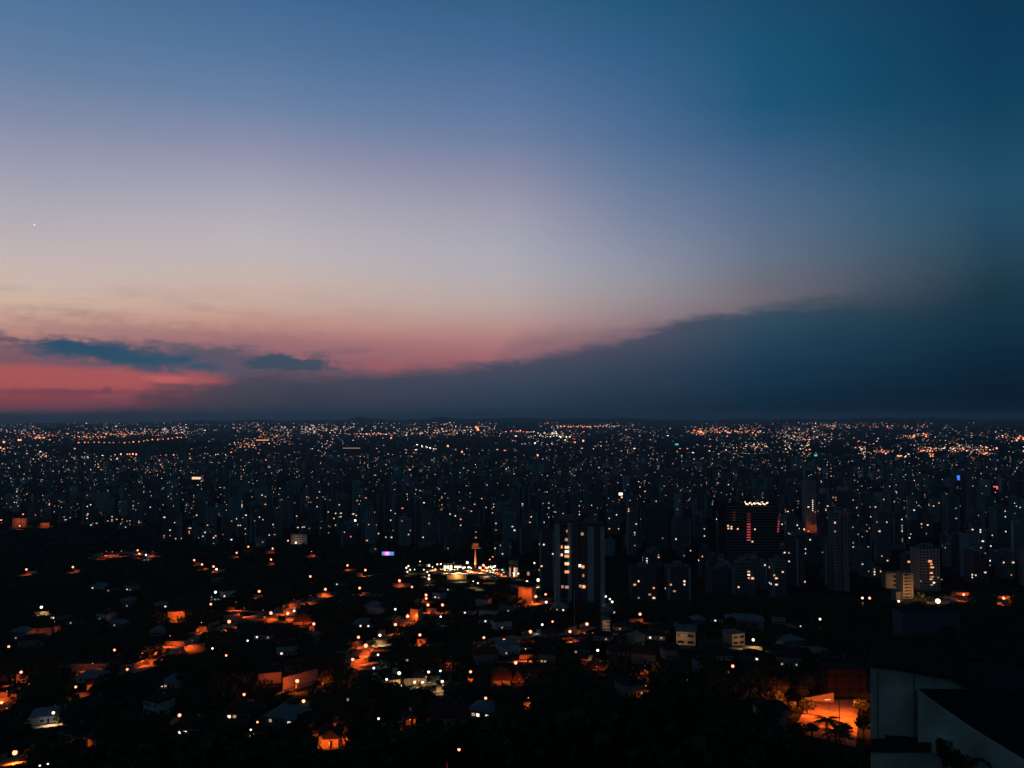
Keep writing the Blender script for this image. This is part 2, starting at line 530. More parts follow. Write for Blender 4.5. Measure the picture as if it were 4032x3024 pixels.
class MB:
    def __init__(s):
        s.v, s.f, s.mi, s.mats = [], [], [], []

    def slot(s, mt):
        if mt not in s.mats:
            s.mats.append(mt)
        return s.mats.index(mt)

    def face(s, pts, mt):
        n = len(s.v)
        s.v += [tuple(p) for p in pts]
        s.f.append(tuple(range(n, n + len(pts))))
        s.mi.append(s.slot(mt))

    def box(s, c, d, mt, yaw=0.0, open_bottom=False):
        n = len(s.v)
        cy, sy = math.cos(yaw), math.sin(yaw)
        for z in (0, 1):
            for x, y in ((-.5, -.5), (.5, -.5), (.5, .5), (-.5, .5)):
                X, Y = x * d[0], y * d[1]
                s.v.append((c[0] + X * cy - Y * sy, c[1] + X * sy + Y * cy, c[2] + z * d[2]))
        k = s.slot(mt)
        for q in ((4, 5, 6, 7), (0, 1, 5, 4), (1, 2, 6, 5), (2, 3, 7, 6), (3, 0, 4, 7), (3, 2, 1, 0)):
            if open_bottom and q[0] == 3 and q[1] == 2:
                continue
            s.f.append(tuple(n + i for i in q))
            s.mi.append(k)

    def tube(s, a, b, r0, r1, mt, seg=6, cap=True):
        a, b = Vector(a), Vector(b)
        w = (b - a).normalized()
        u = w.orthogonal().normalized()
        t = w.cross(u)
        n = len(s.v)
        for p, r in ((a, r0), (b, r1)):
            for i in range(seg):
                g = 2 * math.pi * i / seg
                s.v.append(tuple(p + (u * math.cos(g) + t * math.sin(g)) * r))
        k = s.slot(mt)
        for i in range(seg):
            j = (i + 1) % seg
            s.f.append((n + i, n + j, n + seg + j, n + seg + i))
            s.mi.append(k)
        if cap:
            s.f.append(tuple(n + seg + i for i in range(seg)))
            s.mi.append(k)
            s.f.append(tuple(n + seg - 1 - i for i in range(seg)))
            s.mi.append(k)

    def ball(s, c, r, mt, seg=8, rings=5, sz=1.0):
        n = len(s.v)
        k = s.slot(mt)
        s.v.append((c[0], c[1], c[2] + r * sz))
        for i in range(1, rings):
            a = math.pi * i / rings
            for j in range(seg):
                g = 2 * math.pi * j / seg
                s.v.append((c[0] + r * math.sin(a) * math.cos(g), c[1] + r * math.sin(a) * math.sin(g), c[2] + r * sz * math.cos(a)))
        s.v.append((c[0], c[1], c[2] - r * sz))
        for j in range(seg):
            s.f.append((n, n + 1 + j, n + 1 + (j + 1) % seg))
            s.mi.append(k)
            for i in range(rings - 2):
                p = n + 1 + i * seg
                s.f.append((p + j, p + seg + j, p + seg + (j + 1) % seg, p + (j + 1) % seg))
                s.mi.append(k)
            p = n + 1 + (rings - 2) * seg
            s.f.append((p + j, len(s.v) - 1, p + (j + 1) % seg))
            s.mi.append(k)

    def mesh(s, name):
        me = bpy.data.meshes.new(name)
        me.from_pydata(s.v, [], s.f)
        for mt in s.mats:
            me.materials.append(mt)
        me.polygons.foreach_set('material_index', s.mi)
        me.update()
        return me

    def build(s, name, parent=None):
        return put(name, s.mesh(name), parent)


def put(name, data, parent=None, loc=(0, 0, 0), rz=0.0, scale=None):
    o = bpy.data.objects.new(name, data)
    COL.objects.link(o)
    if parent is not None:
        o.parent = parent
    o.location = loc
    if rz:
        o.rotation_euler = (0, 0, rz)
    if scale:
        o.scale = scale
    return o


THINGS = []      # every top-level thing with its kind phrase; labels are written at the end


def tag(o, cat, look, group=None, label=None, at=None):
    o['category'] = cat
    if group:
        o['group'] = group
    if label:
        o['label'] = label
    THINGS.append((o, cat, look, label, at))
    return o


def structure(o):
    o['kind'] = 'structure'
    return o


def thing(name, loc, rz=0.0):
    return put(name, None, None, loc, rz)


# ------------------------------------------------------------------ ground
def make_ground():
    azs = [-180 + i * 5 for i in range(26)] + [-50 + i * 0.75 for i in range(134)] + [50.5 + i * 5 for i in range(26)]
    azs = sorted(set(azs))
    rs = [12.0]
    while rs[-1] < 88000:
        rs.append(rs[-1] * 1.03)
    vs, fs = [(0, 0, ground_h(0, 0))], []
    na = len(azs)
    for r in rs:
        for a in azs:
            x, y = r * math.sin(R(a)), r * math.cos(R(a))
            vs.append((x, y, ground_h(x, y)))
    for j in range(na):
        k = (j + 1) % na
        fs.append((0, 1 + k, 1 + j))
    for i in range(len(rs) - 1):
        for j in range(na):
            k = (j + 1) % na
            p, q = 1 + i * na, 1 + (i + 1) * na
            fs.append((p + j, p + k, q + k, q + j))
    me = bpy.data.meshes.new('ground')
    me.from_pydata(vs, [], fs)
    me.materials.append(m_ground)
    me.shade_smooth()
    structure(put('ground', me))


make_ground()


def strip(name, pts, width, mt, dz=0.3):
    """a road or path laid along ground points"""
    P = []
    for a, b in zip(pts, pts[1:]):
        L = math.hypot(b[0] - a[0], b[1] - a[1])
        k = max(1, int(L / 5))
        for i in range(k):
            P.append((a[0] + (b[0] - a[0]) * i / k, a[1] + (b[1] - a[1]) * i / k))
    P.append((pts[-1][0], pts[-1][1]))
    vs, fs = [], []
    for i, p in enumerate(P):
        q = P[min(i + 1, len(P) - 1)]
        o = P[max(i - 1, 0)]
        d = Vector((q[0] - o[0], q[1] - o[1]))
        d.normalize()
        nx, ny = -d.y, d.x
        for s in (-1, -.5, 0, .5, 1):
            x, y = p[0] + nx * width / 2 * s, p[1] + ny * width / 2 * s
            vs.append((x, y, ground_h(x, y) + dz))
    for i in range(len(P) - 1):
        for j in range(4):
            a = i * 5 + j
            fs.append((a, a + 5, a + 6, a + 1))
    me = bpy.data.meshes.new(name)
    me.from_pydata(vs, [], fs)
    me.materials.append(mt)
    return structure(put(name, me))


def patch(name, uv, mt, dz=0.3, n=10):
    """a ground sheet over the quadrilateral of four photo points (tl, tr, br, bl), following the land"""
    c = [on_ground(*p) for p in uv]
    vs, fs = [], []
    for i in range(n + 1):
        for j in range(n + 1):
            s, t = j / n, i / n
            p = (c[0] * (1 - s) + c[1] * s) * (1 - t) + (c[3] * (1 - s) + c[2] * s) * t
            vs.append((p.x, p.y, ground_h(p.x, p.y) + dz))
    for i in range(n):
        for j in range(n):
            a = i * (n + 1) + j
            fs.append((a, a + n + 1, a + n + 2, a + 1))
    me = bpy.data.meshes.new(name)
    me.from_pydata(vs, [], fs)
    me.materials.append(mt)
    return structure(put(name, me))


# ------------------------------------------------------------------ things to keep in view: (u0, v0, u1, v1)
KEEP = []


def keep(c, x0, y0, x1, y1):
    a, b = px(c, x0, y0)
    d, e = px(c, x1, y1)
    KEEP.append((a, b, d, e))


def blocked(u0, v0, u1, v1):
    for a, b, c, d in KEEP:
        if u0 < c and u1 > a and v0 < d and v1 > b:
            return True
    return False


# ------------------------------------------------------------------ street lamps
LAMPMESH = {}
POOLS = []


def lamp_mesh(key, fn):
    if key not in LAMPMESH:
        b = MB()
        fn(b)
        LAMPMESH[key] = b.mesh(key)
    return LAMPMESH[key]


BULB = {'O': g_lamp, 'W': g_lampw, 'C': g_lampc, 'R': g_red, 'T': g_teal}
LCOL = {'O': (1.0, 0.125, 0.010), 'W': (1.0, 0.58, 0.26), 'C': (0.7, 0.9, 1.0)}
LNAME = {'O': 'orange', 'W': 'white', 'C': 'cold white', 'R': 'red', 'T': 'teal'}
n_light = [0]


def street_lamp(u, v, k='O', power=1.0, bulb=None, h=7.5, group='street lamps among the hillside houses', watt=None):
    g = on_ground(u, v, h)
    if g.y < 460:
        h = max(4.0, g.y * .0165)
        g = on_ground(u, v, h)
    y = g.y
    side = random.choice((-1, 1))
    o = thing('street_lamp', (g.x - side * 1.3, y, g.z), 0)
    pole = lamp_mesh('pole_h%d' % int(h * 2), lambda b: b.tube((0, 0, -1.5), (0, 0, h + 0.3), 0.13, 0.08, m_steel, 6))
    arm = lamp_mesh('arm', lambda b: b.tube((0, 0, 0), (1.3, 0, 0.25), 0.05, 0.04, m_steel, 5))
    head = lamp_mesh('head', lambda b: (b.box((0, 0, 0.0), (0.9, 0.34, 0.16), m_steel)))
    put('pole', pole, o)
    put('lamp_arm', arm, o, (0, 0, h + 0.25), 0 if side > 0 else math.pi)
    hd = put('lamp_head', head, o, (side * 1.35, 0, h + 0.5))
    rb = bulb if bulb is not None else max(0.16, min(1.2, (2.0 + 2.9 * math.sqrt(power)) * y / F))
    bm = lamp_mesh('bulb_' + k, lambda b: b.ball((0, 0, 0), 1.0, BULB[k], 8, 6))
    put('bulb', bm, hd, (0, 0, -rb * 0.8 - 0.05), scale=(rb, rb, rb))
    if power > 0.25 and k in LCOL:
        ld = bpy.data.lights.new('lamp_or_fill_light', 'SPOT')
        ld.energy = (watt or 3800.0) * min(power, 3.0) * (1.0 if rb > .155 else 0.8)
        ld.spot_size = R(128)
        ld.spot_blend = 0.7
        ld.color = LCOL[k]
        ld.shadow_soft_size = 0.25
        lo = put('lamp_or_fill_light', ld, o, (side * 1.35, 0, h + 0.5 - 2 * rb - 0.5))
        n_light[0] += 1
    tag(o, 'street lamp', '%s street lamp' % LNAME[k], group, at=(u, v))
    KEEP.append((u - 6, v - 6, u + 6, v + 9))
    if power >= .8 and k in 'OW':
        q = math.sqrt(power)
        KEEP.append((u - 13 * q, v, u + 13 * q, v + 15 * q))
        POOLS.append((g, power, k))
    return g


FAR_MAX = [298 - 0]
EXTRA = []


def far_lamp(u, v, k='O', s=1.0, group='street lamps along the far avenues', h=9.0):
    u += random.uniform(-5, 5)
    v += random.uniform(-1.6, 1.6)
    s *= random.uniform(.75, 1.15)
    if s < 1.12 or sum(1 for t in THINGS if t[1] == 'street lamp') >= 292:
        EXTRA.append((u, v, k, s))
        return None
    g = on_ground(u, v, h)
    rb = s * 2.4 * g.y / F
    b = lamp_mesh('far_lamp_' + k, lambda b: (b.ball((0, 0, 0), 1.0, BULB[k], 7, 4), b.tube((0, 0, -12), (0, 0, 0), 0.12, 0.1, m_steel, 4, False)))
    o = put('street_lamp', b, None, (g.x, g.y, g.z + h), scale=(rb, rb, rb))
    tag(o, 'street lamp', 'far %s street lamp' % LNAME[k], group, at=(u, v))
    return g


# measured lamps: crop, x, y, kind, power, (bulb radius)
LAMPS = [
    (5, 75, 608, 'O', .6), (5, 990, 637, 'O', .7), (5, 1230, 672, 'O', 4, .2), (5, 1100, 805, 'O', .7), (5, 183, 828, 'O', 1.2), (5, 655, 957, 'O', .8),
    (5, 12, 1090, 'O', 1.6), (5, 462, 1180, 'W', 1.3), (5, 1552, 1200, 'O', 2.2), (5, 840, 1365, 'O', 1.0), (5, 130, 1520, 'O', 6), (5, 2108, 1022, 'O', 1.2),
    (5, 2165, 1333, 'W', .3), (5, 345, 1645, 'W', .2), (5, 415, 1630, 'W', .2), (5, 1955, 685, 'O', .5),
    (5, 1835, 625, 'C', .3), (5, 2140, 558, 'C', .3), (5, 1862, 135, 'C', 3.2), (5, 1822, 240, 'O', .6), (5, 358, 265, 'W', 1.0), (5, 1500, 318, 'O', 2.0, .15),
    (5, 1980, 388, 'O', 2.5), (5, 2040, 228, 'O', 3.5, .15), (5, 1470, 520, 'O', 5, .2), (5, 1660, 560, 'O', 4, .15), (5, 1740, 405, 'O', 1.2, .25), (5, 470, 400, 'O', 1.0, .15),
    (5, 800, 760, 'O', 1.6, .15), (5, 60, 1000, 'O', 1.3, .15), (5, 2110, 280, 'O', 3.5, .15),
    (6, 28, 128, 'O', 1.0), (6, 600, 110, 'O', 2.6), (6, 130, 315, 'O', 4), (6, 60, 300, 'O', 4, .15), (6, 275, 318, 'O', 2.5), (6, 330, 298, 'W', .5), (6, 330, 205, 'O', 1.6, .15),
    (6, 500, 410, 'O', 1.2), (6, 470, 170, 'O', 3, .15), (6, 240, 260, 'O', 3, .15), (6, 885, 525, 'O', 1.2), (6, 1070, 508, 'W', 1.2), (6, 948, 595, 'O', 4), (6, 835, 717, 'O', 1.6),
    (6, 1020, 545, 'O', 3.5, .15), (6, 930, 660, 'O', 3, .15), (6, 1018, 795, 'C', .6), (6, 1055, 680, 'C', .5), (6, 1205, 415, 'O', 1.4), (6, 1310, 342, 'O', 3.2), (6, 1380, 320, 'O', 2, .15),
    (6, 1203, 285, 'C', .4), (6, 1415, 505, 'O', 1.2), (6, 1485, 245, 'O', 1.2), (6, 1612, 245, 'O', 1.2), (6, 1470, 160, 'O', 1.0), (6, 1470, 190, 'O', .6), (6, 1348, 92, 'O', .4),
    (6, 1240, 38, 'O', 1.0), (6, 1238, 835, 'W', 2.2), (6, 1128, 893, 'W', .6), (6, 1372, 915, 'W', .8), (6, 1492, 828, 'W', .8), (6, 1610, 910, 'W', 1.2), (6, 1592, 820, 'C', .5),
    (6, 1853, 825, 'O', 1.2), (6, 2145, 550, 'O', 2.4), (6, 1968, 530, 'O', .8), (6, 410, 1078, 'O', 2.4), (6, 14, 1265, 'O', .5), (6, 1985, 1055, 'O', 1.2),
    (6, 1750, 1525, 'O', .6), (6, 895, 100, 'O', .8), (6, 470, 0, 'O', .6), (6, 1060, 1235, 'W', .7),
    (6, 1595, 350, 'C', .3), (6, 1330, 1250, 'O', 1.2, .15),
    (7, 205, 172, 'O', 6), (7, 295, 222, 'W', .8), (7, 290, 155, 'O', .5), (7, 130, 45, 'W', 1.2), (7, 225, 35, 'W', 3), (7, 350, 392, 'O', .4), (7, 262, 418, 'C', .6),
    (7, 160, 475, 'O', 2.0), (7, 500, 475, 'O', 1.4), (7, 648, 410, 'O', 1.8), (7, 1107, 325, 'O', 1.2), (7, 740, 640, 'W', 1.0), (7, 33, 745, 'O', 2.0), (7, 118, 632, 'O', 1.8, .3),
    (7, 865, 220, 'W', .6), (7, 845, 197, 'C', .3), (7, 810, 175, 'C', .3), (7, 2085, 548, 'W', 1.2), (7, 1908, 775, 'O', 1.6), (7, 2060, 355, 'W', 1.0, .2),
    (7, 1155, 955, 'O', .4, .15), (7, 1148, 822, 'O', .7, .15), (7, 735, 790, 'O', .7, .15), (7, 140, 1060, 'O', 1.1, .15), (7, 1450, 590, 'O', .5, .15),
    (8, 1690, 155, 'O', 2.2), (8, 2035, 187, 'O', 2.4), (8, 815, 187, 'W', .5), (8, 878, 187, 'O', .8), (8, 450, 370, 'W', .6), (8, 1130, 215, 'W', .6),
    (1, 630, 1385, 'O', 2.2), (1, 1190, 1240, 'O', 1.2), (1, 1203, 1270, 'O', 1.0), (1, 1262, 1280, 'C', 3.5), (1, 1678, 1325, 'O', 1.0), (1, 1745, 1362, 'O', 1.2),
    (1, 1845, 1380, 'O', .8), (1, 1870, 1403, 'W', .6), (1, 228, 1405, 'O', .8), (1, 200, 930, 'O', .8), (1, 170, 1030, 'O', 3.2), (1, 110, 875, 'O', .5), (1, 10, 980, 'O', .8), (1, 380, 1015, 'O', 1.6, .2),
    (1, 2045, 1262, 'O', 1.2), (1, 920, 1255, 'O', 2.2, .3), (1, 970, 1258, 'O', 1.5, .3), (1, 1048, 1252, 'O', 1.2, .3), (1, 880, 1275, 'O', 3, .2), (1, 1320, 1255, 'O', 1.2, .2),
    (1, 2145, 1210, 'O', .6), (2, 145, 1225, 'O', .8), (2, 480, 1255, 'O', 2.4, .4), (2, 790, 1370, 'O', 1.5), (2, 945, 1410, 'O', 1.5), (2, 1240, 1500, 'O', 1.0), (2, 130, 1320, 'O', .8),
]
for L in LAMPS:
    u, v = px(*L[:3])
    street_lamp(u, v, L[3], L[4], L[5] if len(L) > 5 else None)

rp = random.Random(4)
LAMP_POOLS = list(POOLS)
# the great floodlight over the right-hand street
u, v = px(8, 1468, 205)
street_lamp(u, v, 'W', 8, 2.1, h=9, group='floodlights')

# plaza lamps: zoom crop origin 1600,2080 scale 3.687
def pz(x, y):
    return 1600 + x / 3.687, 2080 + y / 3.687


for x, y, k, p, b in ((885, 490, 'W', 3, 1.5), (1120, 530, 'O', 4, 1.4), (450, 520, 'W', 1.5, .9), (500, 515, 'W', 1.2, .9), (305, 635, 'W', .6, .7), (330, 680, 'W', .8, .9),
                      (328, 728, 'W', 1.5, 1.2), (1270, 608, 'T', .1, 1.0), (1395, 600, 'T', .1, .9), (1210, 452, 'O', .6, .7), (1255, 415, 'O', .5, .6), (1625, 655, 'W', 1.2, .9),
                      (1915, 740, 'W', 2.5, 1.6), (1755, 772, 'W', 1.4, 1.0), (1860, 500, 'W', 1.2, .9), (825, 575, 'W', 1.0, 1.0), (1068, 572, 'W', 1.0, .8), (1038, 795, 'W', 1.5, .7), (970, 770, 'W', .8, .5),
                      (1170, 620, 'W', .8, .6), (1380, 672, 'O', .8, .8), (640, 590, 'W', 3, 1.0), (1100, 700, 'O', 5, .12), (780, 690, 'W', 3, .12), (1250, 700, 'W', 3, .12), (1000, 560, 'O', 4, .3)):
    u, v = pz(x, y)
    street_lamp(u, v, k, p, b, h=7.0, group='lamps round the plaza', watt=5500)

# chains of lamps on the avenues of the city floor
CH = [
    (2, 'O', [(1590, 735), (1582, 760), (1574, 775), (1568, 797), (1552, 830), (1543, 850), (1512, 872), (1505, 920), (1535, 925), (1522, 950)], 1.5),
    (2, 'O', [(1068, 798), (1052, 822), (1038, 857), (1024, 886), (1010, 915), (1020, 797)], 1.5),
    (2, 'O', [(1930, 602), (1936, 625), (1940, 662), (1942, 700), (1945, 785), (1960, 790)], 1.3),
    (2, 'O', [(668, 488), (676, 510), (682, 530), (830, 465), (845, 452), (740, 582), (718, 778)], 1.4),
    (2, 'O', [(330, 625)], 3.2), (2, 'O', [(610, 632)], 2.4), (2, 'O', [(1655, 345)], 2.2), (2, 'O', [(1175, 270), (1780, 392), (1740, 465), (1325, 530), (1330, 550), (1245, 665)], 1.5),
    (2, 'W', [(400, 668), (412, 662)], 2.4), (2, 'W', [(865, 985)], 2.6), (2, 'W', [(1068, 872)], 2.2), (2, 'W', [(1050, 690), (700, 950), (1243, 1083), (780, 1100), (340, 1175), (1098, 515), (870, 635)], 1.5),
    (2, 'O', [(278, 1163)], 1.6), (2, 'O', [(1910, 180), (1905, 195), (1915, 208)], 2.2),
    (2, 'O', [(30 + 24 * i, 466 - (i % 3)) for i in range(9)], 1.1), (2, 'O', [(290 + 36 * i, 483 + 5 * i) for i in range(5)], 1.2),
    (2, 'O', [(920, 705), (935, 690), (950, 675), (968, 664), (990, 655)], 1.6),
    (2, 'O', [(850 + 28 * i, 240 - i % 3) for i in range(11)], 0.9), (2, 'W', [(1385 + 20 * i, 330 + 5 * i) for i in range(9)], 0.9),
    (1, 'O', [(690 + 42 * i, 311 + (3 if i < 6 else 0) - max(0, i - 10) * 4) for i in range(22)], 1.25),
    (1, 'O', [(300, 277), (318, 272), (336, 276), (354, 272), (372, 277), (390, 276), (330, 255)], 2.0), (1, 'O', [(165, 290), (178, 295), (40, 305), (12, 358), (20, 370)], 1.8),
    (1, 'O', [(650 + 33 * i, 265) for i in range(9)], 1.0), (1, 'O', [(1650, 448), (1668, 452), (1690, 454), (1715, 450), (1740, 450)], 1.3),
    (1, 'O', [(1105, 410), (1125, 413), (1150, 408), (1170, 414), (1035, 412), (1510, 418), (640, 365), (550, 466)], 1.4),
    (1, 'O', [(1300 + 42 * i, 505) for i in range(7)], 1.0), (1, 'W', [(1140, 570), (1220, 590), (1358, 590), (1460, 590), (1545, 605), (1122, 578), (1236, 602)], 1.4),
    (1, 'W', [(2080, 652)], 2.0), (1, 'O', [(520, 768), (1060, 776), (1030, 738)], 1.2),
    (3, 'O', [(390 + 22 * i, 176 - 3 * (i % 2)) for i in range(14)], 0.9), (3, 'O', [(0 + 20 * i, 213 + i) for i in range(10)], 0.9),
    (3, 'W', [(352, 234), (385, 232), (447, 237), (400, 262), (430, 265), (460, 264), (490, 265), (26, 255), (195, 318)], 1.3),
    (3, 'O', [(410, 294), (465, 292), (552, 307)], 1.4), (3, 'O', [(618, 296)], 1.8), (3, 'O', [(805, 448)], 2.6), (3, 'O', [(1090, 607), (1040, 570), (1018, 585), (965, 593)], 1.3),
    (3, 'O', [(1620, 225)], 2.8), (3, 'O', [(1600, 215), (1640, 235), (1570, 210)], 1.5), (3, 'O', [(1740 + 30 * i, 214 + 6 * (i % 3)) for i in range(14)], 1.1),
    (3, 'W', [(980, 467), (1150, 440), (1130, 468), (830, 578)], 1.4), (3, 'O', [(780, 757)], 2.4), (3, 'O', [(1155, 743), (1210, 755), (1248, 750), (1272, 772), (1365, 748), (1085, 775), (952, 788)], 1.8),
    (3, 'R', [(1245, 803)], 1.4), (3, 'O', [(940, 850), (940, 870)], 2.0), (3, 'O', [(165, 908), (215, 703), (325, 680), (342, 688), (28, 663), (65, 722), (115, 765), (1703, 765), (230, 425)], 1.8),
    (3, 'O', [(1735, 1325)], 2.0), (3, 'O', [(1690, 1358), (1655, 1365), (1325, 1108), (400, 920)], 1.2),
    (4, 'O', [(1115, 427), (1138, 428), (1158, 430), (1180, 434), (1300, 446), (1330, 452), (1395, 432), (1418, 427), (1025, 405)], 1.4),
    (4, 'O', [(920, 390), (945, 392), (970, 396), (995, 398)], 1.0), (4, 'O', [(1240, 272), (1258, 262), (1270, 255), (1335, 240), (1358, 250), (1375, 258)], 1.5),
    (4, 'O', [(1320 + 18 * i, 388 - 4 * (i % 3)) for i in range(7)], 1.1), (4, 'O', [(1615, 382), (1635, 374), (1655, 378), (1680, 368), (1700, 374), (1880, 352), (1965, 362)], 1.5),
    (4, 'O', [(1835, 425), (1855, 414), (1875, 408), (1900, 398)], 1.2), (4, 'O', [(2150, 290), (2170, 275), (2190, 262), (2200, 282), (2208, 268)], 2.0), (4, 'W', [(2150, 497), (2172, 494), (2196, 490)], 1.3),
    (4, 'O', [(793, 858), (820, 858), (800, 875), (815, 888), (795, 893)], 1.6), (4, 'O', [(920, 850), (905, 845)], 1.6), (4, 'W', [(935, 1055)], 2.4), (4, 'O', [(312, 1060), (385, 1015)], 1.9), (4, 'R', [(360, 1080), (790, 300)], 1.4),
    (4, 'O', [(1455, 840), (1105, 555), (1010, 1130), (1885, 1195)], 1.4),
]
FARPT = []
for c, k, pts, s in CH:
    for x, y in pts:
        u, v = px(c, x, y)
        g = far_lamp(u, v, k, s * 0.85)
        FARPT.append((u, v))


# ------------------------------------------------------------------ trees
def crown_mesh(name, n, rx, rz, leaf, mt, seed, lobes=7):
    rn = random.Random(seed)
    b = MB()
    L = [(rn.uniform(-.55, .55) * rx, rn.uniform(-.55, .55) * rx, rn.uniform(-.4, .5) * rz, rn.uniform(.35, .62)) for _ in range(lobes)]
    for i in range(n):
        lx, ly, lz, lr = L[rn.randrange(lobes)]
        while True:
            d = Vector((rn.uniform(-1, 1), rn.uniform(-1, 1), rn.uniform(-1, 1)))
            if 0.2 < d.length < 1:
                break
        d = d.normalized() * (0.55 + 0.5 * rn.random())
        p = Vector((lx + d.x * rx * lr, ly + d.y * rx * lr, lz + d.z * rz * lr))
        a = Vector((rn.uniform(-1, 1), rn.uniform(-1, 1), rn.uniform(-1, 1))).normalized()
        t = a.orthogonal().normalized()
        w = a.cross(t)
        s = leaf * rn.uniform(.6, 1.3)
        b.face((p - t * s, p + w * s * .6, p + t * s, p - w * s * .6), mt)
    return b.mesh(name)


CROWNS = [crown_mesh('crown', 900, 5.0, 3.6, 0.55, (m_leaf, m_leaf2)[i % 2], 100 + i, 7 + i % 3) for i in range(5)]


def trunk_mesh():
    b = MB()
    b.tube((0, 0, -3), (0.15, 0, 4.2), 0.38, 0.24, m_bark, 7)
    for a in range(5):
        g = a * 1.27
        b.tube((0.12, 0, 3.2 + 0.25 * a), (math.cos(g) * 2.4, math.sin(g) * 2.4, 6.2 + 0.3 * (a % 3)), 0.16, 0.05, m_bark, 5)
    return b.mesh('trunk')


TRUNK = trunk_mesh()


def tree(x, y, s, k, group='trees on the dark hillside'):
    o = thing('tree', (x, y, ground_h(x, y)), random.uniform(0, 6.28))
    o.scale = (s, s, s * random.uniform(.85, 1.15))
    put('trunk', TRUNK, o)
    put('crown', CROWNS[k], o, (0, 0, 6.8))
    tag(o, 'tree', ('dark leafy tree', 'dark bushy tree')[k % 2], group)
    return o


def palm(x, y, hgt, s=1.0):
    o = thing('palm_tree', (x, y, ground_h(x, y)))
    b = MB()
    n = 8
    for i in range(n):
        z0, z1 = hgt * i / n - (1 if i == 0 else 0), hgt * (i + 1) / n
        b.tube((0.25 * math.sin(i * .5), 0, z0), (0.25 * math.sin((i + 1) * .5), 0, z1), 0.24 - .008 * i, 0.23 - .008 * i, m_bark, 8)
    b.build('trunk', o)
    rn = random.Random(int(x * 7))
    for q in range(18):
        f = MB()
        g = q * 2.399
        up = rn.uniform(0.15, 1.0)
        prev = Vector((0, 0, 0))
        for i in range(9):
            t = (i + 1) / 9
            p = Vector((t * 3.4, 0, up * 1.9 * t - 2.9 * t * t * (0.6 + 0.4 * (1 - up))))
            f.tube(prev, p, 0.035, 0.03, m_leaf, 3, False)
            for sgn in (-1, 1):
                w = 0.8 * math.sin(math.pi * min(1, t * .9 + .1)) + 0.12
                tip = p + Vector((0.28, sgn * w, -0.35 * w))
                f.face((prev, p, tip + Vector((.1, 0, 0)), tip), m_leaf)
            prev = p
        put('frond', f.mesh('frond'), o, (0.2, 0, hgt), g, (s, s, s))
    return tag(o, 'palm tree', 'tall dark palm tree', 'palm trees')


# ------------------------------------------------------------------ houses
def hip_roof(w, d, h, over=0.7, mt=None, gable=False):
    b = MB()
    W, D = w / 2 + over, d / 2 + over
    if w >= d:
        e = (0 if gable else D) * 0.95
        r0, r1 = (-W + e, 0, h), (W - e, 0, h)
    else:
        e = (0 if gable else W) * 0.95
        r0, r1 = (0, -D + e, h), (0, D - e, h)
    A, B, C, E = (-W, -D, 0), (W, -D, 0), (W, D, 0), (-W, D, 0)
    if w >= d:
        b.face((A, B, r1, r0), mt)
        b.face((C, E, r0, r1), mt)
        b.face((B, C, r1), mt)
        b.face((E, A, r0), mt)
    else:
        b.face((B, C, r1, r0), mt)
        b.face((E, A, r0, r1), mt)
        b.face((A, B, r0), mt)
        b.face((C, E, r1), mt)
    b.face((E, C, B, A), mt)
    # fascia
    b.box((0, -D, -0.22), (2 * W, 0.08, 0.2), mt)
    b.box((-W, 0, -0.22), (0.08, 2 * D, 0.2), mt)
    b.box((W, 0, -0.22), (0.08, 2 * D, 0.2), mt)
    return b


WINBOX = MB()
WINBOX.box((0, 0, -.5), (1, 1, 1), m_glass)
WIN = {}


def pane(mt):
    if mt.name not in WIN:
        b = MB()
        b.box((0, 0, -.5), (1, 1, 1), mt)
        WIN[mt.name] = b.mesh('pane_' + mt.name)
    return WIN[mt.name]


def frame_mesh():
    b = MB()
    b.box((0, 0, -.5), (1.16, .6, .08), m_conc)
    b.box((0, 0, .42), (1.16, .6, .08), m_conc)
    b.box((-.54, 0, -.5), (.08, .6, 1), m_conc)
    b.box((.54, 0, -.5), (.08, .6, 1), m_conc)
    return b.mesh('window_frame')


FRAME = frame_mesh()


